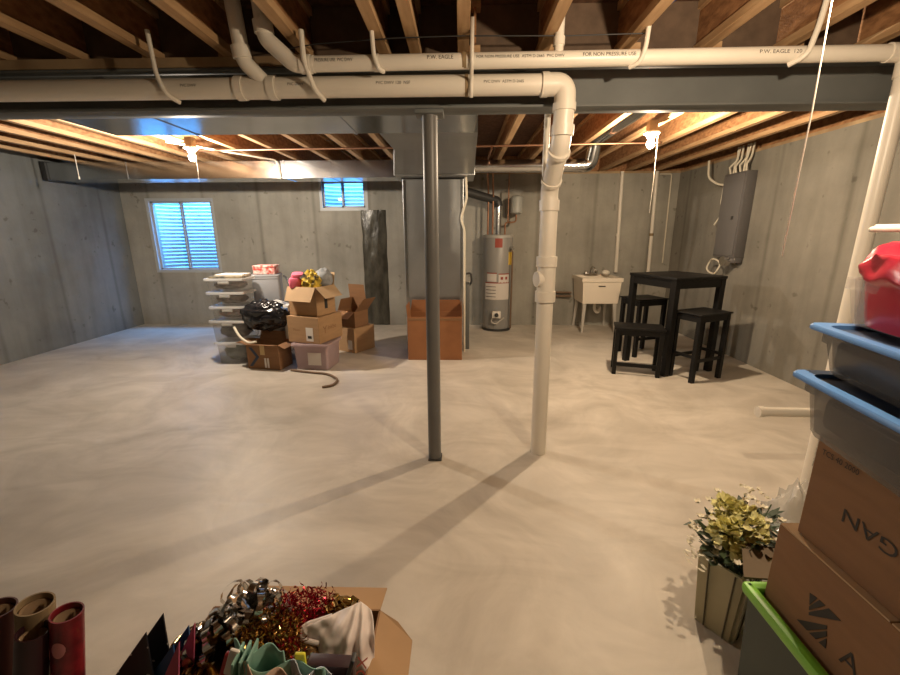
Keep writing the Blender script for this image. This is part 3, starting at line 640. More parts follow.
# ------------------------------------------------------------------ breaker panel (front faces left)
t = thing('breaker_panel', 'grey electrical breaker panel on the right wall above the bar table', 'electrical panel', (3.2, 5.1, 1.17))
G().box((3.21, 5.10, 1.645), (.118, .40, .95), bevel=.006).build('enclosure', M['panel_s'], t)
G().box((3.147, 5.105, 1.645), (.012, .36, .90), bevel=.004).build('door', M['panel'], t); pd = bpy.data.objects['door']
G().box((3.139, 5.02, 1.62), (.012, .035, .04), bevel=.003).build('latch', M['dark'], pd)
for i, (y, dy) in enumerate(((5.26, .03), (5.22, -.02), (5.17, .01), (5.09, .02), (5.04, -.02), (4.99, .0))):
    G().tube([(3.2, y, 2.11), (3.19, y + dy, 2.2), (3.23, y - dy, 2.28), (3.24, y, 2.42)], .011, 8).build('cable', M['cable'], t)
G().tube(arc([(3.18, 5.26, 2.0), (3.15, 5.42, 2.03), (3.1, 5.55, 2.12), (3.12, 5.62, 2.33)], .06), .013, 10).build('cable', M['cable'], t)
G().tube(arc([(3.16, 5.30, 1.99), (3.2, 5.38, 1.8), (3.22, 5.34, 1.7), (3.2, 5.45, 1.55)], .05), .009, 8).build('cable', M['cable'], t)
G().box((3.21, 5.0, 1.14), (.09, .20, .06), bevel=.006).build('lower_box', M['panel_s'], t)
G().cyl((3.17, 5.02, 1.13), (3.10, 5.02, 1.13), .055, n=24).build('meter_disc', M['chrome'], t)
o = G().tube([(3.14 + .01 * math.sin(a * 3), 5.24 + .12 * math.cos(a), 1.05 + .09 * math.sin(a)) for a in [2 * PI * k / 24 for k in range(25)]], .010, 8).build('cable_loop', M['cable'], t)

# ------------------------------------------------------------------ table and stools
BK = M['black']
def rail_frame(t, w, d, z, h, th, ins): 
    g = G()
    for sy_ in (-1, 1): g.box((0, sy_ * (d / 2 - ins), z), (w - 2 * ins, th, h))
    for sx_ in (-1, 1): g.box((sx_ * (w / 2 - ins), 0, z), (th, d - 2 * ins, h))
    g.build('apron', BK, t, world=False, smooth=0)
t = thing('bar_table', 'tall square black bar table in the right back corner', 'table', (2.318, 4.49, 0), .327)
G().box((0, 0, 1.010), (.656, .656, .028), bevel=.004).build('tabletop', BK, t, world=False)
rail_frame(t, .656, .656, .955, .085, .02, .022)
for a in (-1, 1):
    for b in (-1, 1): G().box((a * .292, b * .292, .498), (.06, .06, .996), bevel=.003).build('leg', BK, t, world=False, smooth=0)
def stool(name, label, cat, loc, rz, w, d, h, group, leg=.042, flat=False):
    t = thing(name, label, cat, loc, rz, group)
    if flat: G().box((0, 0, h - .012), (w, d, .024), bevel=.004).build('seat', BK, t, world=False)
    else:
        G().grid(lambda u, v: Vector(((u - .5) * w, (v - .5) * d, h - .008 - .016 * math.sin(PI * u) * math.sin(PI * v))), 12, 12).build('seat', BK, t, world=False, solid=.016)
    lw, ld = (w - .02, d - .02)
    rail_frame(t, lw, ld, h - .05, .06, .018, .012)
    for a in (-1, 1):
        for b in (-1, 1): G().box((a * (lw / 2 - leg / 2), b * (ld / 2 - leg / 2), (h - .02) / 2), (leg, leg, h - .02), bevel=.002).build('leg', BK, t, world=False, smooth=0)
    g = G(); zz = .26 if not flat else .11
    if not flat:
        for b in (-1, 1): G().box((0, b * (ld / 2 - leg / 2), zz - .04), (lw - leg, .02, .03)).build('stretcher', BK, t, world=False, smooth=0)
        for a in (-1, 1): G().box((a * (lw / 2 - leg / 2), 0, zz), (.02, ld - leg, .03)).build('stretcher', BK, t, world=False, smooth=0)
    else: G().box((0, -(ld / 2 - leg / 2), zz), (lw - leg, .02, .035)).build('stretcher', BK, t, world=False, smooth=0)
    return t
stool('bar_stool', 'black backless bar stool at the right front side of the bar table', 'stool', (2.43, 4.11, 0), .42, .45, .31, .694, 'bar stools at the table')
stool('bar_stool', 'black backless bar stool on the far left side of the bar table', 'stool', (2.225, 4.99, 0), .33, .42, .34, .70, 'bar stools at the table')
stool('low_stool', 'low black bench stool in front of the bar table', 'stool', (1.872, 4.245, 0), -.30, .48, .30, .51, None, .04, True)

# ------------------------------------------------------------------ cardboard boxes and totes by the back wall
def carton(name, label, loc, rz, w, d, h, m, group=None, open_flaps=None, cat='box'):
    """open_flaps: {'-y': (length, angle from upright outwards)}; closed boxes get two lid leaves meeting in the middle"""
    t = thing(name, label, cat, loc, rz, group); th = .005
    if open_flaps is None:
        G().box((0, 0, h / 2), (w, d, h), bevel=.003).build('body', m, t, world=False, smooth=0)
        for b in (-1, 1): G().box((0, b * (d / 4 + .001), h + .002), (w - .002, d / 2 - .004, .004)).build('flap', m, t, world=False, smooth=0)
    else:
        g = G().box((0, 0, th / 2), (w, d, th))
        for b in (-1, 1): g.box((0, b * (d / 2 - th / 2), h / 2), (w, th, h)); g.box((b * (w / 2 - th / 2), 0, h / 2), (th, d - 2 * th, h))
        g.build('body', m, t, world=False, smooth=0)
        for side, (ln, ang) in open_flaps.items():
            if side[1] == 'y':
                s = -1 if side[0] == '-' else 1; y0 = s * d / 2; e = (0, s * math.sin(ang) * ln, math.cos(ang) * ln); nn = (0, th * .8, 0) if abs(math.cos(ang)) > .6 else (0, 0, th * .8)
                k = .04 * w
                G().prism([(-w / 2, y0, h), (w / 2, y0, h), (w / 2 - k, y0 + e[1], h + e[2]), (-w / 2 + k, y0 + e[1], h + e[2])], nn).build('flap', M['card_in_and_lit_top'] if m is M['card'] else m, t, world=False, smooth=0)
            else:
                s = -1 if side[0] == '-' else 1; x0 = s * w / 2; e = (s * math.sin(ang) * ln, 0, math.cos(ang) * ln); nn = (th * .8, 0, 0) if abs(math.cos(ang)) > .6 else (0, 0, th * .8)
                k = .04 * d
                G().prism([(x0, -d / 2, h), (x0, d / 2, h), (x0 + e[0], d / 2 - k, h + e[2]), (x0 + e[0], -d / 2 + k, h + e[2])], nn).build('flap', M['card_in_and_lit_top'] if m is M['card'] else m, t, world=False, smooth=0)
    return t
def tote(name, label, loc, rz, w, d, h, bm, lm, group=None, lidh=.025, lip=.018, taper=.92, cat='tote', handle=True, nolid=False, panel=None):
    t = thing(name, label, cat, loc, rz, group); g = G(); th = .004
    def rr(s, z, ins=0.): 
        out = []; hw, hd = w / 2 * s - ins, d / 2 * s - ins; c = .03
        for (ax, ay, a0) in ((1, 1, 0), (-1, 1, PI / 2), (-1, -1, PI), (1, -1, 3 * PI / 2)):
            for k in range(4):
                a = a0 + PI / 2 * k / 3; out.append((ax * (hw - c) + c * math.cos(a), ay * (hd - c) + c * math.sin(a), z))
        return out
    hb = h if nolid else h - lidh
    loops = [rr(taper - .02, 0), rr(taper, .01), rr(1 - .03, hb - .03), rr(1, hb - .028), rr(1, hb), rr(1 - .03, hb, th), rr(taper, .012, th)]
    vs = [[g.bm.verts.new(p) for p in l] for l in loops]; n = len(vs[0])
    for i in range(len(vs) - 1):
        for j in range(n): g.bm.faces.new((vs[i][j], vs[i][(j + 1) % n], vs[i + 1][(j + 1) % n], vs[i + 1][j]))
    g.bm.faces.new(vs[0][::-1]); g.bm.faces.new(vs[-1])
    g.build('body', bm, t, world=False)
    if not nolid:
        s = 1 + 2 * lip / w; g = G()
        dp = .008 if panel is None else min(.012, lidh - .002)
        loops = [rr(s, hb), rr(s, h - .004), rr(s - .012, h), rr(.94 if panel is None else .965, h), rr(.92 if panel is None else .955, h - dp)]
        vs = [[g.bm.verts.new(p) for p in l] for l in loops]
        for i in range(len(vs) - 1):
            for j in range(n): g.bm.faces.new((vs[i][j], vs[i][(j + 1) % n], vs[i + 1][(j + 1) % n], vs[i + 1][j]))
        g.bm.faces.new(vs[0][::-1])
        if panel is None: g.bm.faces.new(vs[-1])
        li = g.build('lid', lm, t, world=False)
        if panel is not None: G().box((0, 0, h - dp + .001), (w * .952, d * .952, .002)).build('lid_panel', panel, li, world=False, smooth=0)
    if handle: G().box((0, -d / 2 - .006, hb - .02), (w * .3, .02, .03), bevel=.006).build('handle', lm, t if nolid else li, world=False)
    return t
def contents(name, label, loc, rz, rad, m, seed, amp=.22):
    o = G().blob((0, 0, 0), rad, amp, 2.4, 28, seed, ridge=.06).build(name, m); o.location = loc; o.rotation_euler = (0, 0, rz); return tag(o, label, 'contents', kind='stuff')
# left stack of clear totes, bottom to top: (z0, height, materials)
sx0, sy0 = -2.62, 4.62
stack = [(.0, .262, 'clear', 'clear_lid', 'clothes_g', 'clear tote with green contents at the bottom of the left stack', .36, .34),
         (.262, .250, 'clear', 'clear_lid', 'clothes_a', 'clear tote with pale clip lid and grey clothes, second from bottom of the left stack', .40, .34),
         (.512, .160, 'clear', 'clear_lid', 'clothes_r', 'shallow clear tote with reddish contents, third from bottom of the left stack', .37, .32),
         (.672, .160, 'clear', 'clear_lid', 'clothes_b', 'shallow clear tote with dark contents, second from top of the left stack', .385, .32),
         (.832, .150, 'clear', 'clear_lid', 'clothes_b', 'topmost shallow clear tote of the left stack', .40, .32)]
for i, (z, h, b_, l_, c_, lab, w, d) in enumerate(stack):
    rz = (.06, -.03, .08, .03, .07)[i]
    tote('storage_tote', lab, (sx0, sy0, z), rz, w, d, h, M[b_], M[l_], 'clear totes stacked by the back wall')
    contents('packed_clothes', 'clothes packed inside the ' + lab.split(',')[0].split(' with')[0] + (' at floor level', ', second up', ', third up', ', fourth up', ' again')[i], (sx0, sy0, z + h * .45), rz, (w * .425, d * .43, h * .36), M[c_], i + 1, .12)
t = thing('board_game', 'flat pale box on top of the left tote stack', 'box', (sx0 + .02, sy0 - .02, .984), .1)
G().box((sx0 + .02, sy0 - .02, .995), (.36, .26, .022), rz=.1, bevel=.002).build('lid', mat('game_box', (.36, .30, .20), .5, scale=18, color2=(.10, .10, .09), detail=1), t)
G().box((sx0 + .04, sy0 - .0, 1.014), (.30, .22, .016), rz=.05, bevel=.002).build('tray', M['sticker'], t)
# open brown box in front with tape mark
t = carton('cardboard_box', 'cardboard box with dark blue arrow tape on the floor before the black bag', (-2.155, 4.40, 0), -.16, .39, .25, .28, M['card2'], 'cardboard boxes by the back wall', {'-y': (.07, R(80)), '+x': (.08, R(120)), '-x': (.13, R(88)), '+y': (.10, R(15))})
g = G().prism([(-.165, -.1275, .245), (-.125, -.1275, .245), (-.045, -.1275, .14), (-.085, -.1275, .14)], (0, .002, 0)).prism([(-.085, -.1275, .14), (-.045, -.1275, .14), (-.135, -.1275, .03), (-.175, -.1275, .03)], (0, .002, 0)); g.build('arrow_tape', M['navy'], t, world=False, smooth=0)
G().box((.0, -.1262, .22), (.055, .002, .11)).build('packing_tape', M['tape'], t, world=False, smooth=0)
G().box((.025, -.1262, .075), (.022, .002, .11)).build('label_strip', M['sticker'], t, world=False, smooth=0); G().box((.058, -.1262, .075), (.022, .002, .11)).build('label_strip', M['sticker'], t, world=False, smooth=0)
# tub of clothes with black bag on it (inside the box behind)
tote('laundry_tub', 'clear tub behind the arrow box, holding the black bag', (-2.14, 4.73, 0), .05, .40, .30, .60, M['clear'], M['clear_lid'], None, nolid=True, handle=False)
contents('packed_linen', 'pale linen bundle bulging out of the tub under the black bag', (-2.14, 4.72, .45), .1, (.18, .15, .24), M['greybag'], 9, .2)
o = G().blob((-2.19, 4.50, .57), (.245, .135, .155), .25, 1.9, 64, 4, ridge=.13).build('garbage_bag', M['blackbag'], smooth=50); tag(o, 'crumpled shiny black plastic bag slumped above the arrow box', 'bag')
o = G().tube(arc([(-2.50, 4.36, .46), (-2.42, 4.30, .36), (-2.30, 4.26, .30), (-2.22, 4.26, .32)], .08), .013, 8).build('cream_strap', M['cable']); tag(o, 'pale strap trailing from the black bag', 'strap')
tote('file_bin', 'upright grey plastic bin standing behind the black bag', (-2.38, 5.02, .60), .3, .32, .30, .385, M['greybin'], M['greybin'], None, lidh=.02, lip=.004, taper=.97, handle=False)
o = tote('support_tote', 'clear tote under the grey bin at the back', (-2.38, 5.1, 0), .1, .38, .34, .60, M['clear'], M['clear_lid'], None, handle=False)
t = thing('gift_box', 'small red and white patterned box on top of the grey bin', 'box', (-2.33, 5.0, .985), .1)
G().box((-2.37, 5.0, 1.03), (.25, .2, .085), rz=.12, bevel=.004).build('body', M['redwhite'], t); G().box((-2.37, 5.0, 1.08), (.258, .208, .025), rz=.12, bevel=.003).build('lid', M['redwhite'], t)
o = G().tube(arc([(-2.12, 4.9, .97), (-2.05, 4.8, .96), (-1.98, 4.72, .86)], .06), .012, 8).build('black_strap', M['dark']); tag(o, 'black strap between the grey bin and the open toy box', 'strap')
t = thing('white_board_pack', 'narrow white pack with blue print wedged beside the middle box', 'package', (-1.95, 4.56, .27))
G().box((-1.955, 4.60, .42), (.065, .20, .52), rz=-.1, bevel=.006).build('pack', M['whitepanel'], t); G().box((-1.966, 4.498, .61), (.05, .004, .08), rz=-.1).build('blue_print', M['blueprint'], t)
# pink tote, middle box, open toy box (turned so that a corner looks at the camera)
th = -.09
pc = (-1.615, 4.43)
tote('pink_tote', 'see-through tote with pink contents on the floor under two cardboard boxes', (*pc, 0), th, .40, .37, .298, M['pinkclear'], M['pinkclear'], None, handle=False)
contents('pink_toys', 'pink toys packed in the see-through tote on the floor', (*pc, .13), th, (.165, .155, .105), M['clothes_p'], 12, .12)
o = bpy.data.objects['pink_tote']; G().box((.04, -.182, .13), (.15, .004, .14), bevel=.0015, rx=-.05).build('paper_label', M['sticker'], o, world=False)
th = -.30
t = carton('cardboard_box', 'wide closed cardboard box with white sticker, between pink tote and toy box', (-1.64, 4.50, .30), th, .405, .44, .285, M['card'], 'cardboard boxes by the back wall')
st = G().box((.08, -.2215, .10), (.09, .002, .15)).build('shipping_sticker', M['sticker'], t, world=False, smooth=0); G().box((.08, -.2228, .07), (.05, .002, .03)).build('barcode', M['ink'], st, world=False, smooth=0)
g = G(); text_plane(g, 'Y', .12, (.2040, -.15, .10), (0, 1, 0), (0, 0, 1)); text_plane(g, 'Inkbe', .07, (.2040, -.06, .13), (0, 1, 0), (0, 0, 1)); text_plane(g, 'Mxxn', .04, (-.13, -.2215, .13), (1, 0, 0), (0, 0, 1)); g.build('printing', M['card2'], t, world=False, smooth=0)
t = carton('cardboard_box', 'open cardboard box of bright toys on top of the middle stack', (-1.655, 4.50, .590), th - .05, .37, .32, .315, M['card'], 'cardboard boxes by the back wall', {'-y': (.165, R(152)), '+x': (.16, R(135)), '-x': (.10, R(160)), '+y': (.14, R(20))})
G().box((.1855, .0, .13), (.002, .05, .12)).build('hand_hole', M['dark'], t, world=False, smooth=0)
o = G().box((-1.78, 4.47, .95), (.13, .13, .20), rz=.3, bevel=.03, rx=.2).box((-1.80, 4.42, .94), (.12, .1, .12), rz=.4, bevel=.03).build('pink_toy', M['pink']); tag(o, 'bright pink toy sticking out of the open toy box', 'toy')
o = G().blob((-1.63, 4.45, .935), (.105, .10, .12), .4, 3.5, 24, 6).build('yellow_toy', M['yellowtoy']); tag(o, 'yellow and black cloth toy in the middle of the toy box', 'toy')
o = G().blob((-1.525, 4.56, .97), (.095, .10, .12), .12, 3, 24, 8).build('grey_plush', M['greyball']); tag(o, 'round grey plush toy at the right of the toy box', 'toy')
# rear open box
t = carton('cardboard_box', 'closed cardboard box with small sticker on the floor behind the toy box stack', (-1.36, 5.14, 0), -.55, .32, .36, .31, M['card'], 'cardboard boxes by the back wall')
G().box((.085, -.1815, .10), (.07, .002, .12)).build('shipping_sticker', M['sticker'], t, world=False, smooth=0)
t = carton('cardboard_box', 'crushed open cardboard box with tall torn flaps behind the toy box', (-1.375, 5.13, .316), -.45, .27, .26, .20, M['card2'], 'cardboard boxes by the back wall', {'+x': (.22, R(40)), '-y': (.14, R(120)), '+y': (.32, R(-8)), '-x': (.16, R(-20))})
# brown box before the furnace
t = carton('upright_box', 'tall reddish-brown cardboard box standing before the furnace cabinet', (-.30, 4.82, 0), .005, .635, .34, .52, M['card_or'], None, {'+y': (.15, R(-4)), '-x': (.13, R(5)), '+x': (.13, R(-4))})
G().box((0, -.1715, .49), (.62, .003, .03)).build('front_fold', M['card2'], t, world=False, smooth=0)
o = G().tube(arc([(-1.85, 4.22, .012), (-1.6, 4.14, .012), (-1.40, 4.10, .012), (-1.24, 3.92, .012), (-1.25, 3.76, .012), (-1.34, 3.71, .012)], .10, 8), .013, 10).build('floor_cord', M['cord']); tag(o, 'brown cord snaking on the floor before the box stacks', 'cord')

# ------------------------------------------------------------------ right-hand stack in the foreground
t = thing('open_tote', 'dark storage tote with bright lime rim at lower right', 'tote', (1.13, .66, 0))
x0, x1, y0, y1, hz = .865, 1.40, .25, 1.06, .40
g = G(); ins = .035
def rrect(i, z): return [(x0 + i, y0 + i, z), (x1 - i, y0 + i, z), (x1 - i, y1 - i, z), (x0 + i, y1 - i, z)]
seq = [rrect(.030, 0), rrect(.016, hz - .03), rrect(.022, hz - .03), rrect(.036, .006)]
vs = [[g.bm.verts.new(p) for p in l] for l in seq]
for i in range(3):
    for j in range(4): g.bm.faces.new((vs[i][j], vs[i][(j + 1) % 4], vs[i + 1][(j + 1) % 4], vs[i + 1][j]))
g.bm.faces.new(vs[0][::-1]); g.bm.faces.new(vs[3]); g.build('body', M['darktote'], t, smooth=0)
pts = [(x0 + .015, y0 + .02, hz), (x1 - .015, y0 + .02, hz), (x1 - .015, y1 - .015, hz), (x0 + .015, y1 - .015, hz)]
g = G()
for i in range(4):
    a, b = Vector(pts[i]), Vector(pts[(i + 1) % 4]); g.box((a + b) / 2, ((b - a).length + .03, .032, .036) if abs((b - a).x) > .1 else (.032, (b - a).length + .03, .036), bevel=.011)
g.build('rim', M['lime'], t)
XC = .912
def face_text(g, s, size, y, z, flip=False):
    """lettering on a face that looks left (-x): reads from far to near"""
    return text_plane(g, s, size, (XC - .0012, y, z), (0, 1, 0) if flip else (0, -1, 0), (0, 0, -1) if flip else (0, 0, 1))
t = thing('moving_box', 'cardboard box with striped diamond logo standing in the lime-rimmed tote', 'box', (1.12, .72, .05))
G().box((XC + .20, .717, .35), (.40, .62, .594), bevel=.003).build('body', M['card2'], t, smooth=0)
for b in (-1, 1): G().box((XC + .20, .717 + b * .155, .649), (.398, .305, .004)).build('flap', M['card_in_and_lit_top'], t, smooth=0)  # pale flaps: lamplight on the box top put into the colour
g = G()
cy, cz, dx = .859, .494, XC - .0015
def tri(pts): g.prism([(dx, cy - (.955 * u - .52 * v), cz + (.98 * u + .83 * v)) for u, v in pts], (.001, 0, 0))
tri([(-.004, .062), (.012, .050), (-.012, .034)]); tri([(.016, .046), (.028, .034), (-.016, .022), (-.014, .030)])
tri([(.034, .028), (.056, .002), (-.02, .010), (-.018, .017)]); tri([(-.056, -.002), (.02, -.010), (.018, -.018), (-.034, -.026)])
tri([(-.030, -.031), (.016, -.023), (.014, -.034), (-.016, -.044)]); tri([(-.010, -.050), (.012, -.039), (.004, -.062)])
g.build('diamond_logo', M['ink'], t, smooth=0)
g = G(); face_text(g, 'A', .07, .79, .455); g.build('printing', M['ink'], t, smooth=0)
XC = .930
t = thing('shipping_box', 'upper brown cardboard box with upside-down block lettering, below the blue-lidded totes', 'box', (1.12, .68, .65))
g = G().box((XC + .20, .690, .798), (.40, .60, .290), bevel=.003); g.build('body', M['card2'], t, smooth=0)
for b in (-1, 1): G().box((XC + .20, .690 + b * .15, .945), (.398, .295, .004)).build('flap', M['card2'], t, smooth=0)
g = G(); wd = max(v.x for v in text_pts('LGAN', .05)[0]) * 1.25; text_plane(g, 'LGAN', .05, (XC - .0012, .883 - wd, .804), (0, 1, 0), (0, 0, -1), 1.25); g.build('block_lettering', M['ink'], t, smooth=0)
g = G(); text_plane(g, 'TCS 40 2000', .021, (XC - .0012, .972, .900), (0, -1, 0), (0, 0, 1), .9); g.build('small_print', M['ink'], t, smooth=0)
# blue-lidded totes
ang = -.16
def corner_tote(label, corner, z0, h, w, d, a, bm, lm, name='blue_lid_tote', group='blue-lidded totes', **k):
    c, s = math.cos(a), math.sin(a); k.setdefault('lidh', .013); k.setdefault('panel', None if k.get('nolid') else M['smokylid']); lx, ly = w / 2 + .015, -(d / 2 + .015)
    return tote(name, label, (corner[0] + c * lx - s * ly, corner[1] + s * lx + c * ly, z0), a, w, d, h, bm, lm, group, handle=False, **k)
lt = corner_tote('smoky tote with blue lid directly on the brown lettered box', (.862, 1.035), .955, .15, .44, .62, ang, M['smoky'], M['bluelid'])
ut = corner_tote('smoky tote with blue lid, upper of two below the red bag', (.905, 1.065), 1.106, .118, .42, .60, ang * 1.25, M['smoky'], M['bluelid'])
for tt, z, lab in ((lt, 1.02, 'dark clothes folded in the lower blue-lidded tote'), (ut, 1.155, 'dark clothes folded in the upper blue-lidded tote')):
    o = G().box((0, 0, 0), (.38, .53, .085), bevel=.02).build('folded_clothes', M['clothes_a']); o.location = (tt.location.x, tt.location.y, z); o.rotation_euler = (0, 0, tt.rotation_euler.z); tag(o, lab, 'clothes', kind='stuff')
def red_bag_point(u, v):
    a = 2 * PI * u; z = 1.232 + .225 * v
    if v < .45: k = .93 + .06 * math.sin(PI * v / .9)
    else: k = (1.05 if v < .999 else 0) * math.sqrt(max(0, 1 - ((v - .50) / .50) ** 2)) ** .8 if v > .5 else .99 + .06 * (v - .45) / .05
    d = Vector((math.cos(a), math.sin(a), v * 1.4)); fold = 1 - 2 * abs(noise.noise(d * 2.1 + Vector((3, 1, 2)))); w_ = min(1, max(0, (v - .3) * 2.5))
    k *= 1 + w_ * (.12 * (fold - .6) + .05 * noise.noise(d * 6))
    c, s_ = math.cos(a), math.sin(a); sq = (abs(c) ** 3 + abs(s_) ** 3) ** (-1 / 3)
    lx, ly = .195 * k * sq * c, .225 * k * sq * s_; r_ = ang * 1.25
    return Vector((1.118 + lx * math.cos(r_) - ly * math.sin(r_), .835 + lx * math.sin(r_) + ly * math.cos(r_), z + w_ * (  .014 * noise.noise(d * 5) + .030 * (fold - .5) * (v < .97))))
wt = corner_tote('milky clear tote on top holding the red plastic bag', (.965, 1.10), 1.226, .115, .40, .50, ang * 1.25, M['clear'], M['clear_lid'], name='clear_tote', group=None, nolid=True)
o = G().grid(red_bag_point, 72, 36, closed_u=True).build('red_bag', M['redbag'], smooth=60); tag(o, 'shiny red plastic bag bulging from the top tote at the right edge', 'bag')
t = thing('white_tray', 'white plastic tray at the right edge just above the red bag', 'tray', (1.32, 1.15, 1.45))
G().box((1.376, 1.173, 1.468), (.38, .28, .008), bevel=.003, rz=-.75).build('base', M['whitelid'], t); G().box((1.376, 1.173, 1.459), (.40, .30, .016), bevel=.007, rz=-.75).build('rim', M['whitelid'], t)
# clear plastic wrap bag
o = G().blob((1.27, 1.36, .27), (.11, .10, .25), .25, 2.8, 56, 5, squash=.99, ridge=.09).build('plastic_wrap', M['wrap'], smooth=50); tag(o, 'crumpled clear plastic bag between the flowers and the brown box', 'bag')

# ------------------------------------------------------------------ planter and flowers
px, py_ = 1.000, 1.285
t = thing('planter', 'cream square planter on the floor holding the artificial flowers', 'planter', (px, py_, 0), .62)
g = G()
def pr(s, z, i=0): return [(a * (s - i), b * (s - i), z) for a, b in ((-1, -1), (1, -1), (1, 1), (-1, 1))]
seq = [pr(.064, 0), pr(.068, .01), pr(.084, .29), pr(.086, .30), pr(.086, .30, .01), pr(.068, .05, .01)]
vs = [[g.bm.verts.new(p) for p in l] for l in seq]
for i in range(5):
    for j in range(4): g.bm.faces.new((vs[i][j], vs[i][(j + 1) % 4], vs[i + 1][(j + 1) % 4], vs[i + 1][j]))
g.bm.faces.new(vs[0][::-1]); g.bm.faces.new(vs[5]); bmesh.ops.bevel(g.bm, geom=[e for e in g.bm.edges if abs((e.verts[0].co - e.verts[1].co).z) > .2], offset=.012, segments=3, affect='EDGES')
g.build('pot', M['cream'], t, world=False)
for s in (-.035, .03): G().tube([(-.0675, s, .004), (-.0705, s, .02), (-.0895, s * 1.3, .295)], .0028, 6).build('groove', M['groove'], t, world=False)
G().tube([(-.03, -.0675, .004), (-.03, -.0705, .02), (-.035, -.0895, .295)], .0028, 6).build('groove', M['groove'], t, world=False)
t = thing('flower_bouquet', 'bouquet of yellow-green and white artificial flowers with dark leaves in the planter', 'flowers', (px, py_, .29))
rnd = random.Random(3)
cc = Vector((1.015, 1.28, .40))
g = G()
for i in range(26):
    a = rnd.uniform(0, 2 * PI); r_ = rnd.uniform(.03, .15); e = cc + Vector((math.cos(a) * r_, math.sin(a) * r_, rnd.uniform(-.05, .09)))
    g.tube([(px + rnd.uniform(-.02, .02), py_ + rnd.uniform(-.02, .02), .06), (px + (e.x - px) * .4, py_ + (e.y - py_) * .4, .3), tuple(e)], .002, 5)
g.build('stems', M['stem'], t)
def petal(g, p, d, ln, wd, cup=.3):
    d = Vector(d).normalized(); s = d.cross(Vector((rnd.uniform(-.3, .3), rnd.uniform(-.3, .3), 1))); s = s.normalized() if s.length > .01 else Vector((1, 0, 0)); n = s.cross(d)
    pts = []; ws = []
    for k in range(5):
        u = k / 4; pts.append(Vector(p) + d * ln * u + n * cup * ln * u * u); ws.append(wd * (math.sin(PI * (.12 + .86 * u)) + .05))
    g.strip(pts, s, ws)
for bi, (off, rad) in enumerate((((-.075, -.03, .03), .052), ((-.02, -.035, .065), .055), ((-.045, .03, .075), .045), ((-.04, -.06, -.01), .045))):
    g = G(); c = cc + Vector(off)
    for i in range(60):
        v = Vector((rnd.gauss(0, 1), rnd.gauss(0, 1), rnd.gauss(.25, 1))).normalized(); p = c + v * rad * rnd.uniform(.6, 1)
        for k in range(3):
            dd = (v + Vector((rnd.gauss(0, .9), rnd.gauss(0, .9), rnd.gauss(0, .9)))).normalized(); petal(g, p, dd, .026, .027)
    g.build('bloom', M['petal'], t, smooth=0)
g = G()
for i in range(60):
    a = rnd.uniform(0, 2 * PI); r_ = rnd.uniform(.06, .17); c = cc + Vector((math.cos(a) * r_, math.sin(a) * r_, rnd.uniform(-.09, .10)))
    for k in range(5): petal(g, c, (math.cos(k * 1.26 + i), math.sin(k * 1.26 + i), .5), .017, .014)
c = cc + Vector((.02, .02, .155))
for i in range(16):
    p = c + Vector((rnd.gauss(0, .02), rnd.gauss(0, .02), rnd.gauss(0, .015)))
    for k in range(4): petal(g, p, (rnd.gauss(0, 1), rnd.gauss(0, 1), .6), .011, .010)
for i in range(20):
    p = cc + Vector((-.14 + rnd.gauss(0, .025), -.02 + rnd.gauss(0, .03), -.06 + rnd.gauss(0, .03)))
    petal(g, p, (rnd.gauss(-.6, 1), rnd.gauss(0, 1), .2), .030, .012)
g.build('blossoms', M['whitepetal'], t, smooth=0)
for nm, mm, nn, sd in (('leaves', 'leaf', 90, 1), ('leaves', 'leafdark', 90, 2)):
    g = G()
    for i in range(nn):
        a = rnd.uniform(0, 2 * PI); r_ = rnd.uniform(.02, .13); c = cc + Vector((math.cos(a) * r_ + (.04 if sd == 2 else 0), math.sin(a) * r_, rnd.uniform(-.12, .07)))
        petal(g, c, (math.cos(a) + rnd.gauss(0, .4), math.sin(a) + rnd.gauss(0, .4), rnd.uniform(-.3, .7)), rnd.uniform(.035, .07), rnd.uniform(.016, .028), .15)
    g.build(nm, M[mm], t, smooth=0)
t = thing('cardboard_flap', 'grey-brown cardboard sheet leaning between planter and brown box', 'cardboard', (.98, 1.12, .35))
G().prism([(.895, 1.09, .40), (1.03, 1.075, .405), (1.075, 1.17, .435), (.955, 1.20, .43)], (0, 0, -.006)).build('sheet', M['brownflap'], t, smooth=0)

# ------------------------------------------------------------------ gift box in the foreground
t = thing('gift_box_carton', 'open cardboard box full of bows and ribbon in the foreground', 'box', (-.46, .72, 0))
bx0, bx1, by0, by1, bz = -.70, -.225, .50, .93, .42
g = G(); th = .005
g.box(((bx0 + bx1) / 2, (by0 + by1) / 2, .003), (bx1 - bx0, by1 - by0, .006))
g.box(((bx0 + bx1) / 2, by1, bz / 2), (bx1 - bx0, th, bz)); g.box(((bx0 + bx1) / 2, by0, bz / 2), (bx1 - bx0, th, bz)); g.box((bx0, (by0 + by1) / 2, bz / 2), (th, by1 - by0, bz)); g.box((bx1, (by0 + by1) / 2, bz / 2), (th, by1 - by0, bz))
g.build('body', M['card2'], t, smooth=0)
G().prism([(bx0 + .02, by1, bz), (bx1, by1, bz), (bx1 + .005, by1 + .085, bz - .01), (bx0 + .04, by1 + .085, bz - .01)], (0, 0, -.004)).build('flap', M['card'], t, smooth=0)
G().prism([(bx1, by0, bz), (bx1, by1, bz), (bx1 + .055, by1 - .03, bz - .005), (bx1 + .10, by1 - .075, bz - .015), (bx1 + .10, by0, bz - .015)], (0, 0, -.004)).build('flap', M['card'], t, smooth=0)
contents('ribbon_bed', 'heap of dark ribbon filling the box under the bows', (-.46, .72, .36), 0, (.22, .20, .09), M['bronze'], 2, .3)
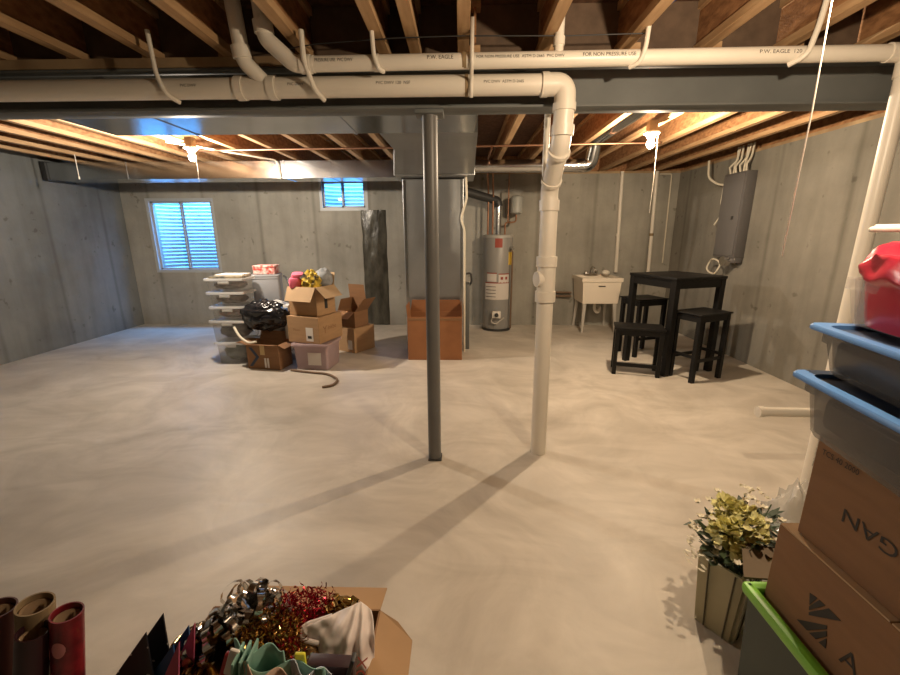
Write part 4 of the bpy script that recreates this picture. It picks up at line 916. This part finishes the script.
def bow(label, c, r_, m, wd, tilt, seed, n=(9, 8, 6, 2)):
    rn = random.Random(seed); t = thing('gift_bow', label, 'bow', c, 0, 'gift bows in the box'); rot = Matrix.Rotation(tilt[0], 3, 'X') @ Matrix.Rotation(tilt[1], 3, 'Y')
    g = G(); c = Vector(c)
    for li, k in enumerate(n):
        el0 = R((4, 26, 52, 76)[li]); ln = r_ * (1, .95, .85, .75)[li]
        for j in range(k):
            az = 2 * PI * (j + .5 * (li % 2)) / k + rn.uniform(-.22, .22); el = el0 + rn.uniform(-.2, .2)
            d = rot @ Vector((math.cos(az) * math.cos(el), math.sin(az) * math.cos(el), math.sin(el))); s = rot @ Vector((-math.sin(az), math.cos(az), 0)); u = d.cross(s) * -1
            pts = []; ws = []; lk = rn.uniform(.72, 1.12)
            for q_ in range(11):
                v = q_ / 10; x = ln * math.sin(PI * v) ** .75; z = r_ * (.20 + .12 * (li % 2)) * math.sin(2 * PI * v) * -1; x *= lk
                pts.append(c + d * x + u * z + d * .004); ws.append(wd * (1 - .55 * math.exp(-((v - .5) / .07) ** 2)))
            g.strip(pts, s, ws)
    g.build('loops', m, t, smooth=60)
    g2 = G().blob(c + rot @ Vector((0, 0, .012)), (.014, .014, .010), 0, 1, 12); g2.build('knot', m, t)
    return t
bow('large silver foil bow at the back of the gift box', (-.545, .865, .470), .100, M['silver'], .020, (-.5, .1), 1)
bow('dark silver foil bow right of the brown bow', (-.595, .80, .455), .085, M['silver'], .020, (-.3, -.5), 2)
bow('brown bronze foil bow at the left of the gift box', (-.655, .785, .440), .068, M['bronze'], .024, (-.2, -.4), 3)
bow('shiny gold foil bow beside the far cardboard flap', (-.315, .885, .455), .050, M['gold'], .022, (-.3, .3), 4)
bow('dark bronze bow at the near left of the box', (-.655, .72, .42), .055, M['bronze'], .024, (.0, -.4), 6)
def tinsel(label, c, rad, m, n, seed, ln=.03, wd=.0035):
    rn = random.Random(seed); g = G(); c = Vector(c)
    for i in range(n):
        v = Vector((rn.gauss(0, 1), rn.gauss(0, 1), abs(rn.gauss(0, 1)) * .9 - .1)).normalized() * rn.uniform(.5, 1)
        p = c + Vector((v.x * rad[0], v.y * rad[1], v.z * rad[2])); d = Vector((rn.gauss(0, 1), rn.gauss(0, 1), rn.gauss(.3, 1))).normalized(); s = d.orthogonal().normalized(); u = d.cross(s); ph = rn.uniform(0, 6); rr_ = rn.uniform(.003, .007)
        pts = []; wv = []
        for k in range(9):
            a = ph + k * .9; pts.append(p + d * ln * k / 8 + (s * math.cos(a) + u * math.sin(a)) * rr_); wv.append(d + s * .3 * math.sin(a))
        g.strip(pts, wv, wd)
    o = g.build('curled_ribbon', m, smooth=0); return tag(o, label, 'ribbon', kind='stuff')
tinsel('heap of red curled foil ribbon at the back of the gift box', (-.42, .885, .44), (.10, .06, .075), M['redfoil'], 420, 1)
tinsel('heap of gold curled foil ribbon in the middle of the gift box', (-.475, .80, .44), (.095, .080, .085), M['gold'], 620, 2)
tinsel('mixed red and gold curled ribbon in the middle of the box', (-.415, .785, .42), (.06, .055, .06), M['redfoil'], 130, 3)
tinsel('silver curled foil ribbon at the near side of the gift box', (-.41, .73, .425), (.095, .05, .045), M['silver'], 260, 4)
# white plastic shopping bag with red lettering
t = thing('shopping_bag', 'crumpled white plastic shopping bag with red marks at the right of the gift box', 'bag', (-.29, .79, .42))
peak = Vector((-.262, .878, .505))
LEFT = [(-.40, .822, .478), (-.372, .806, .452), (-.345, .790, .425), (-.315, .765, .39), (-.300, .745, .33)]
RIGHT = [(-.232, .868, .488), (-.222, .845, .476), (-.213, .812, .458), (-.212, .780, .42), (-.214, .75, .33)]
def lerp(L, t):
    t *= len(L) - 1; i = min(int(t), len(L) - 2); return Vector(L[i]).lerp(Vector(L[i + 1]), t - i)
def bagf(u, v, back=0.):
    """u: left to right, v: top to bottom; creases fan out from the tied peak"""
    a, b = lerp(LEFT, v), lerp(RIGHT, v); p = a.lerp(b, u)
    top = Vector((-.40, .822, .478)).lerp(peak, min(1, u * 1.12)) if u < .9 else peak.lerp(Vector((-.232, .868, .488)), (u - .9) * 10)
    p = p.lerp(top, (1 - v) ** 3)
    an = math.atan2(p.z - peak.z - .02, p.x - peak.x); r_ = (p - peak).length
    f = (.013 * math.sin(an * 13 + 2 * noise.noise(p * 14)) + .010 * noise.noise(p * 38)) * min(1, r_ * 9)
    bulge = math.sin(PI * u) * math.sin(PI * min(1, v + .12)) * .03
    return p + Vector((.1, -.75, .62)).normalized() * (f + bulge - back * .05 * math.sin(PI * min(1, max(0, u))) * min(1, v * 3))
G().grid(lambda u, v: bagf(u, v), 56, 36).build('front', M['whitebag'], t, smooth=60, solid=.0015)
G().grid(lambda u, v: bagf(u, v, 1.), 40, 24).build('back', M['whitebag'], t, smooth=60, solid=.0015)
G().tube(arc([(-.33, .845, .492), (-.385, .83, .482), (-.402, .818, .470), (-.39, .808, .455), (-.35, .80, .455)], .02), lambda s_: .006 + .005 * math.sin(PI * s_), 12).build('handle_loop', M['whitebag'], t)
g = G(); text_plane(g, 'XOX', .034, (-.222, .705, .415), (.02, .72, .62), (-.85, -.1, .25)); g.build('red_marks', M['red'], t, smooth=0)
# gift bags with tissue near the lower edge
t = thing('gift_bag', 'teal gift bag with peach tissue paper at the near side of the box', 'gift bag', (-.37, .64, .30))
def wavy(x0, x1, y, zt, zb, amp, ph, yl=0):
    return lambda u, v: Vector((x0 + (x1 - x0) * u, y + yl * (1 - v) + .012 * math.sin(9 * u + ph) * v, zb + (zt + amp * math.sin(5 * u + ph) + amp * .5 * math.sin(13 * u) - zb) * v))
G().grid(wavy(-.475, -.36, .660, .618, .30, .008, 1.9), 24, 6).build('back_sheet', M['teal'], t, solid=.002)
G().grid(wavy(-.465, -.27, .640, .600, .30, .009, 2.2), 24, 6).build('front_sheet', M['teal'], t, solid=.002)
G().grid(wavy(-.440, -.335, .625, .600, .30, .008, 1.6), 24, 6).build('tissue', M['peach'], t, solid=.002)
G().grid(wavy(-.345, -.255, .630, .600, .30, .008, 1.2), 16, 6).build('tissue', M['paleblue'], t, solid=.002)
for i in range(3): G().box((-.478 + .013 * i, .655 + .004 * i, .505), (.004, .045, .24), rx=.1, ry=.22).build('fold', M['teal'], t)
o = G().box((-.505, .66, .50), (.04, .012, .20), ry=.35, bevel=.003).build('gift_card', M['redpaper']); tag(o, 'red card standing left of the teal gift bag', 'card')
o = G().box((-.470, .645, .595), (.020, .008, .07), ry=.35, bevel=.0035).build('gift_tag', M['sticker']); tag(o, 'small rounded pale tag left of the teal gift bag', 'tag')
o = G().box((-.330, .655, .585), (.022, .008, .05), bevel=.003).build('gift_tag', M['lemon']); tag(o, 'small lemon yellow tag beside the teal bag', 'tag')
o = G().box((-.275, .67, .50), (.10, .03, .15), bevel=.006, ry=.05).build('small_gift_box', M['darkpaper']); tag(o, 'small dark maroon gift box under the white shopping bag', 'box')
o = G().box((-.238, .645, .54), (.008, .02, .16), ry=.30, bevel=.002).build('dark_strap', M['dark']); tag(o, 'flat dark strap in front of the white shopping bag', 'strap')
# gift bags left of the box: corners sticking up
BAGS = (((-.693, .70, .599), (-.841, .69, .40), (-.702, .70, .39)), ((-.650, .715, .548), (-.752, .715, .41), (-.661, .715, .413)), ((-.613, .69, .586), (-.684, .69, .448), (-.637, .69, .45)))
def dotted(m):
    nt = m.node_tree; b = nt.nodes['Principled BSDF']; tc = N(nt, 'ShaderNodeTexCoord'); v = N(nt, 'ShaderNodeTexVoronoi'); v.inputs['Scale'].default_value = 38
    nt.links.new(tc.outputs['Object'], v.inputs['Vector']); r = N(nt, 'ShaderNodeValToRGB'); e = r.color_ramp.elements; r.color_ramp.interpolation = 'CONSTANT'
    e[0].color = (.45, .42, .38, 1); e[1].position = .16; e[1].color = (.012, .012, .016, 1)
    nt.links.new(v.outputs['Distance'], r.inputs['Fac']); nt.links.new(r.outputs[0], b.inputs['Base Color'])
dotted(M['blackcard'])
def gift_bag_corner(label, pts, m):
    t = thing('paper_gift_bag', label, 'gift bag', (pts[0][0], pts[0][1], .05), 0, 'gift bags left of the box')
    (A, Lf, Rt) = [Vector(p) for p in pts]
    P = [A, Rt, Vector((Rt.x, Rt.y, .06)), Vector((Lf.x - .05, Lf.y, .06)), Vector((Lf.x - .05, Lf.y, Lf.z - .06)), Lf]
    G().prism(P, (0, .004, 0)).build('front_sheet', m, t, smooth=0)
    G().prism([p + Vector((.002, .05, -.004)) for p in P], (0, .004, 0)).build('back_sheet', m, t, smooth=0)
    return t
gift_bag_corner('black gift bag with pale dots and a corner pointing up, left of the gift box', BAGS[0], M['blackcard'])
gift_bag_corner('navy blue gift bag between the black one and the gift box', BAGS[1], M['bluebag'])
gift_bag_corner('pink gift bag with its corner up against the gift box', BAGS[2], M['pinkbag'])

# wrapping paper rolls at lower left
def roll(label, top, rr_, m, length=.78, core=None, foot=None):
    t = thing('wrapping_roll', label, 'wrapping paper', foot or (top[0] - .05, top[1] - .03, 0), 0, 'rolls of wrapping paper'); a = Vector(top); b = Vector(foot) if foot else Vector((top[0] - .07, top[1] - .03, .0))
    d = (a - b).normalized(); u = d.orthogonal().normalized(); w = d.cross(u); g = G(); n = 28
    def rg(p, r_): return [g.bm.verts.new(p + r_ * (u * math.cos(2 * PI * j / n) + w * math.sin(2 * PI * j / n))) for j in range(n)]
    L = [rg(b, rr_), rg(a, rr_), rg(a, rr_ * .90), rg(a - d * .25, rr_ * .90)]
    for i in range(3):
        for j in range(n): g.bm.faces.new((L[i][j], L[i][(j + 1) % n], L[i + 1][(j + 1) % n], L[i + 1][j]))
    g.bm.faces.new(L[0][::-1]); g.bm.faces.new(L[3]); g.build('paper', m, t)
    g = G(); g.tube([a - d * .20, a - d * .012], rr_ * .78, n, False); g.build('core', M['kraft_in'], t, solid=.003)
    return t, a, b, d
roll('dark maroon wrapping paper roll at the far left edge', (-.895, .620, .75), .028, M['maroon'], foot=(-1.03, .55, 0))
roll('wide kraft brown wrapping paper roll, tallest of the lower left rolls', (-.820, .622, .76), .029, M['kraft'], foot=(-.945, .585, 0))
roll('dark wrapping paper roll with kraft core in front of the kraft roll', (-.795, .588, .735), .025, M['darkpaper'], foot=(-.925, .50, 0))
t, a, b, d = roll('red patterned wrapping paper roll at the right of the lower left rolls', (-.752, .614, .75), .0255, M['redroll'], foot=(-.862, .56, 0))
g = G()
for i, (s, off) in enumerate(((.06, .2), (.075, -.9))):
    p = a - d * s; u = Vector((math.sin(off) * .4, -1, 0)).normalized(); side = d.cross(u).normalized()
    f = lambda q, v, p=p, off=off: p + Matrix.Rotation(off + (q - .5) * .9, 3, d) @ (Vector((0, -1, 0)) - d * (-d.y)).normalized() * .0262 + d * (v - .5) * .035 * math.sqrt(max(.05, 1 - (2 * q - 1) ** 2))
    g.grid(f, 10, 3)
g.build('scallops', M['pinkmotif'], t)

# ------------------------------------------------------------------ daylight, lamps, camera
def sky_light(name, w, power, depth):
    """daylight falling into a window well through its open top"""
    l = bpy.data.lights.new(name, 'AREA'); l.shape = 'RECTANGLE'; l.size = w[1] - w[0] + .1; l.size_y = depth; l.energy = power; l.color = (.10, .42, 1.0)
    o = bpy.data.objects.new(name, l); COL.objects.link(o); o.location = ((w[0] + w[1]) / 2, YB + T + depth / 2 + .02, ZW + .16); return o
sky_light('window_daylight', W1, 150, .5); sky_light('window_daylight', W2, 45, .5)
w = bpy.data.worlds.new('sky'); SC.world = w; w.use_nodes = True
bg = w.node_tree.nodes['Background']; bg.inputs[0].default_value = (.25, .55, 1, 1); bg.inputs[1].default_value = 1.0

F_, A_, H_ = 410., 103.5, 1.45
pitch = math.atan(A_ / F_); yaw = math.atan(11 / math.hypot(F_, A_)); rollc = R(-.2)
cam = bpy.data.cameras.new('camera'); cam.sensor_width = 36; cam.sensor_fit = 'HORIZONTAL'; cam.lens = F_ / 900 * 36; cam.clip_start = .01
co = bpy.data.objects.new('camera', cam); COL.objects.link(co)
fwd = Vector((-math.sin(yaw) * math.cos(pitch), math.cos(yaw) * math.cos(pitch), -math.sin(pitch))); rt = Vector((math.cos(yaw), math.sin(yaw), 0)); up = rt.cross(fwd)
r2 = rt * math.cos(rollc) + up * math.sin(rollc); u2 = -rt * math.sin(rollc) + up * math.cos(rollc)
mw = Matrix((r2, u2, -fwd)).transposed().to_4x4(); mw.translation = (0, 0, H_); co.matrix_world = mw
SC.camera = co
vs_ = SC.view_settings; vs_.view_transform = 'Standard'; vs_.look = 'None'; vs_.exposure = .12; vs_.gamma = 1.; vs_.use_curve_mapping = False
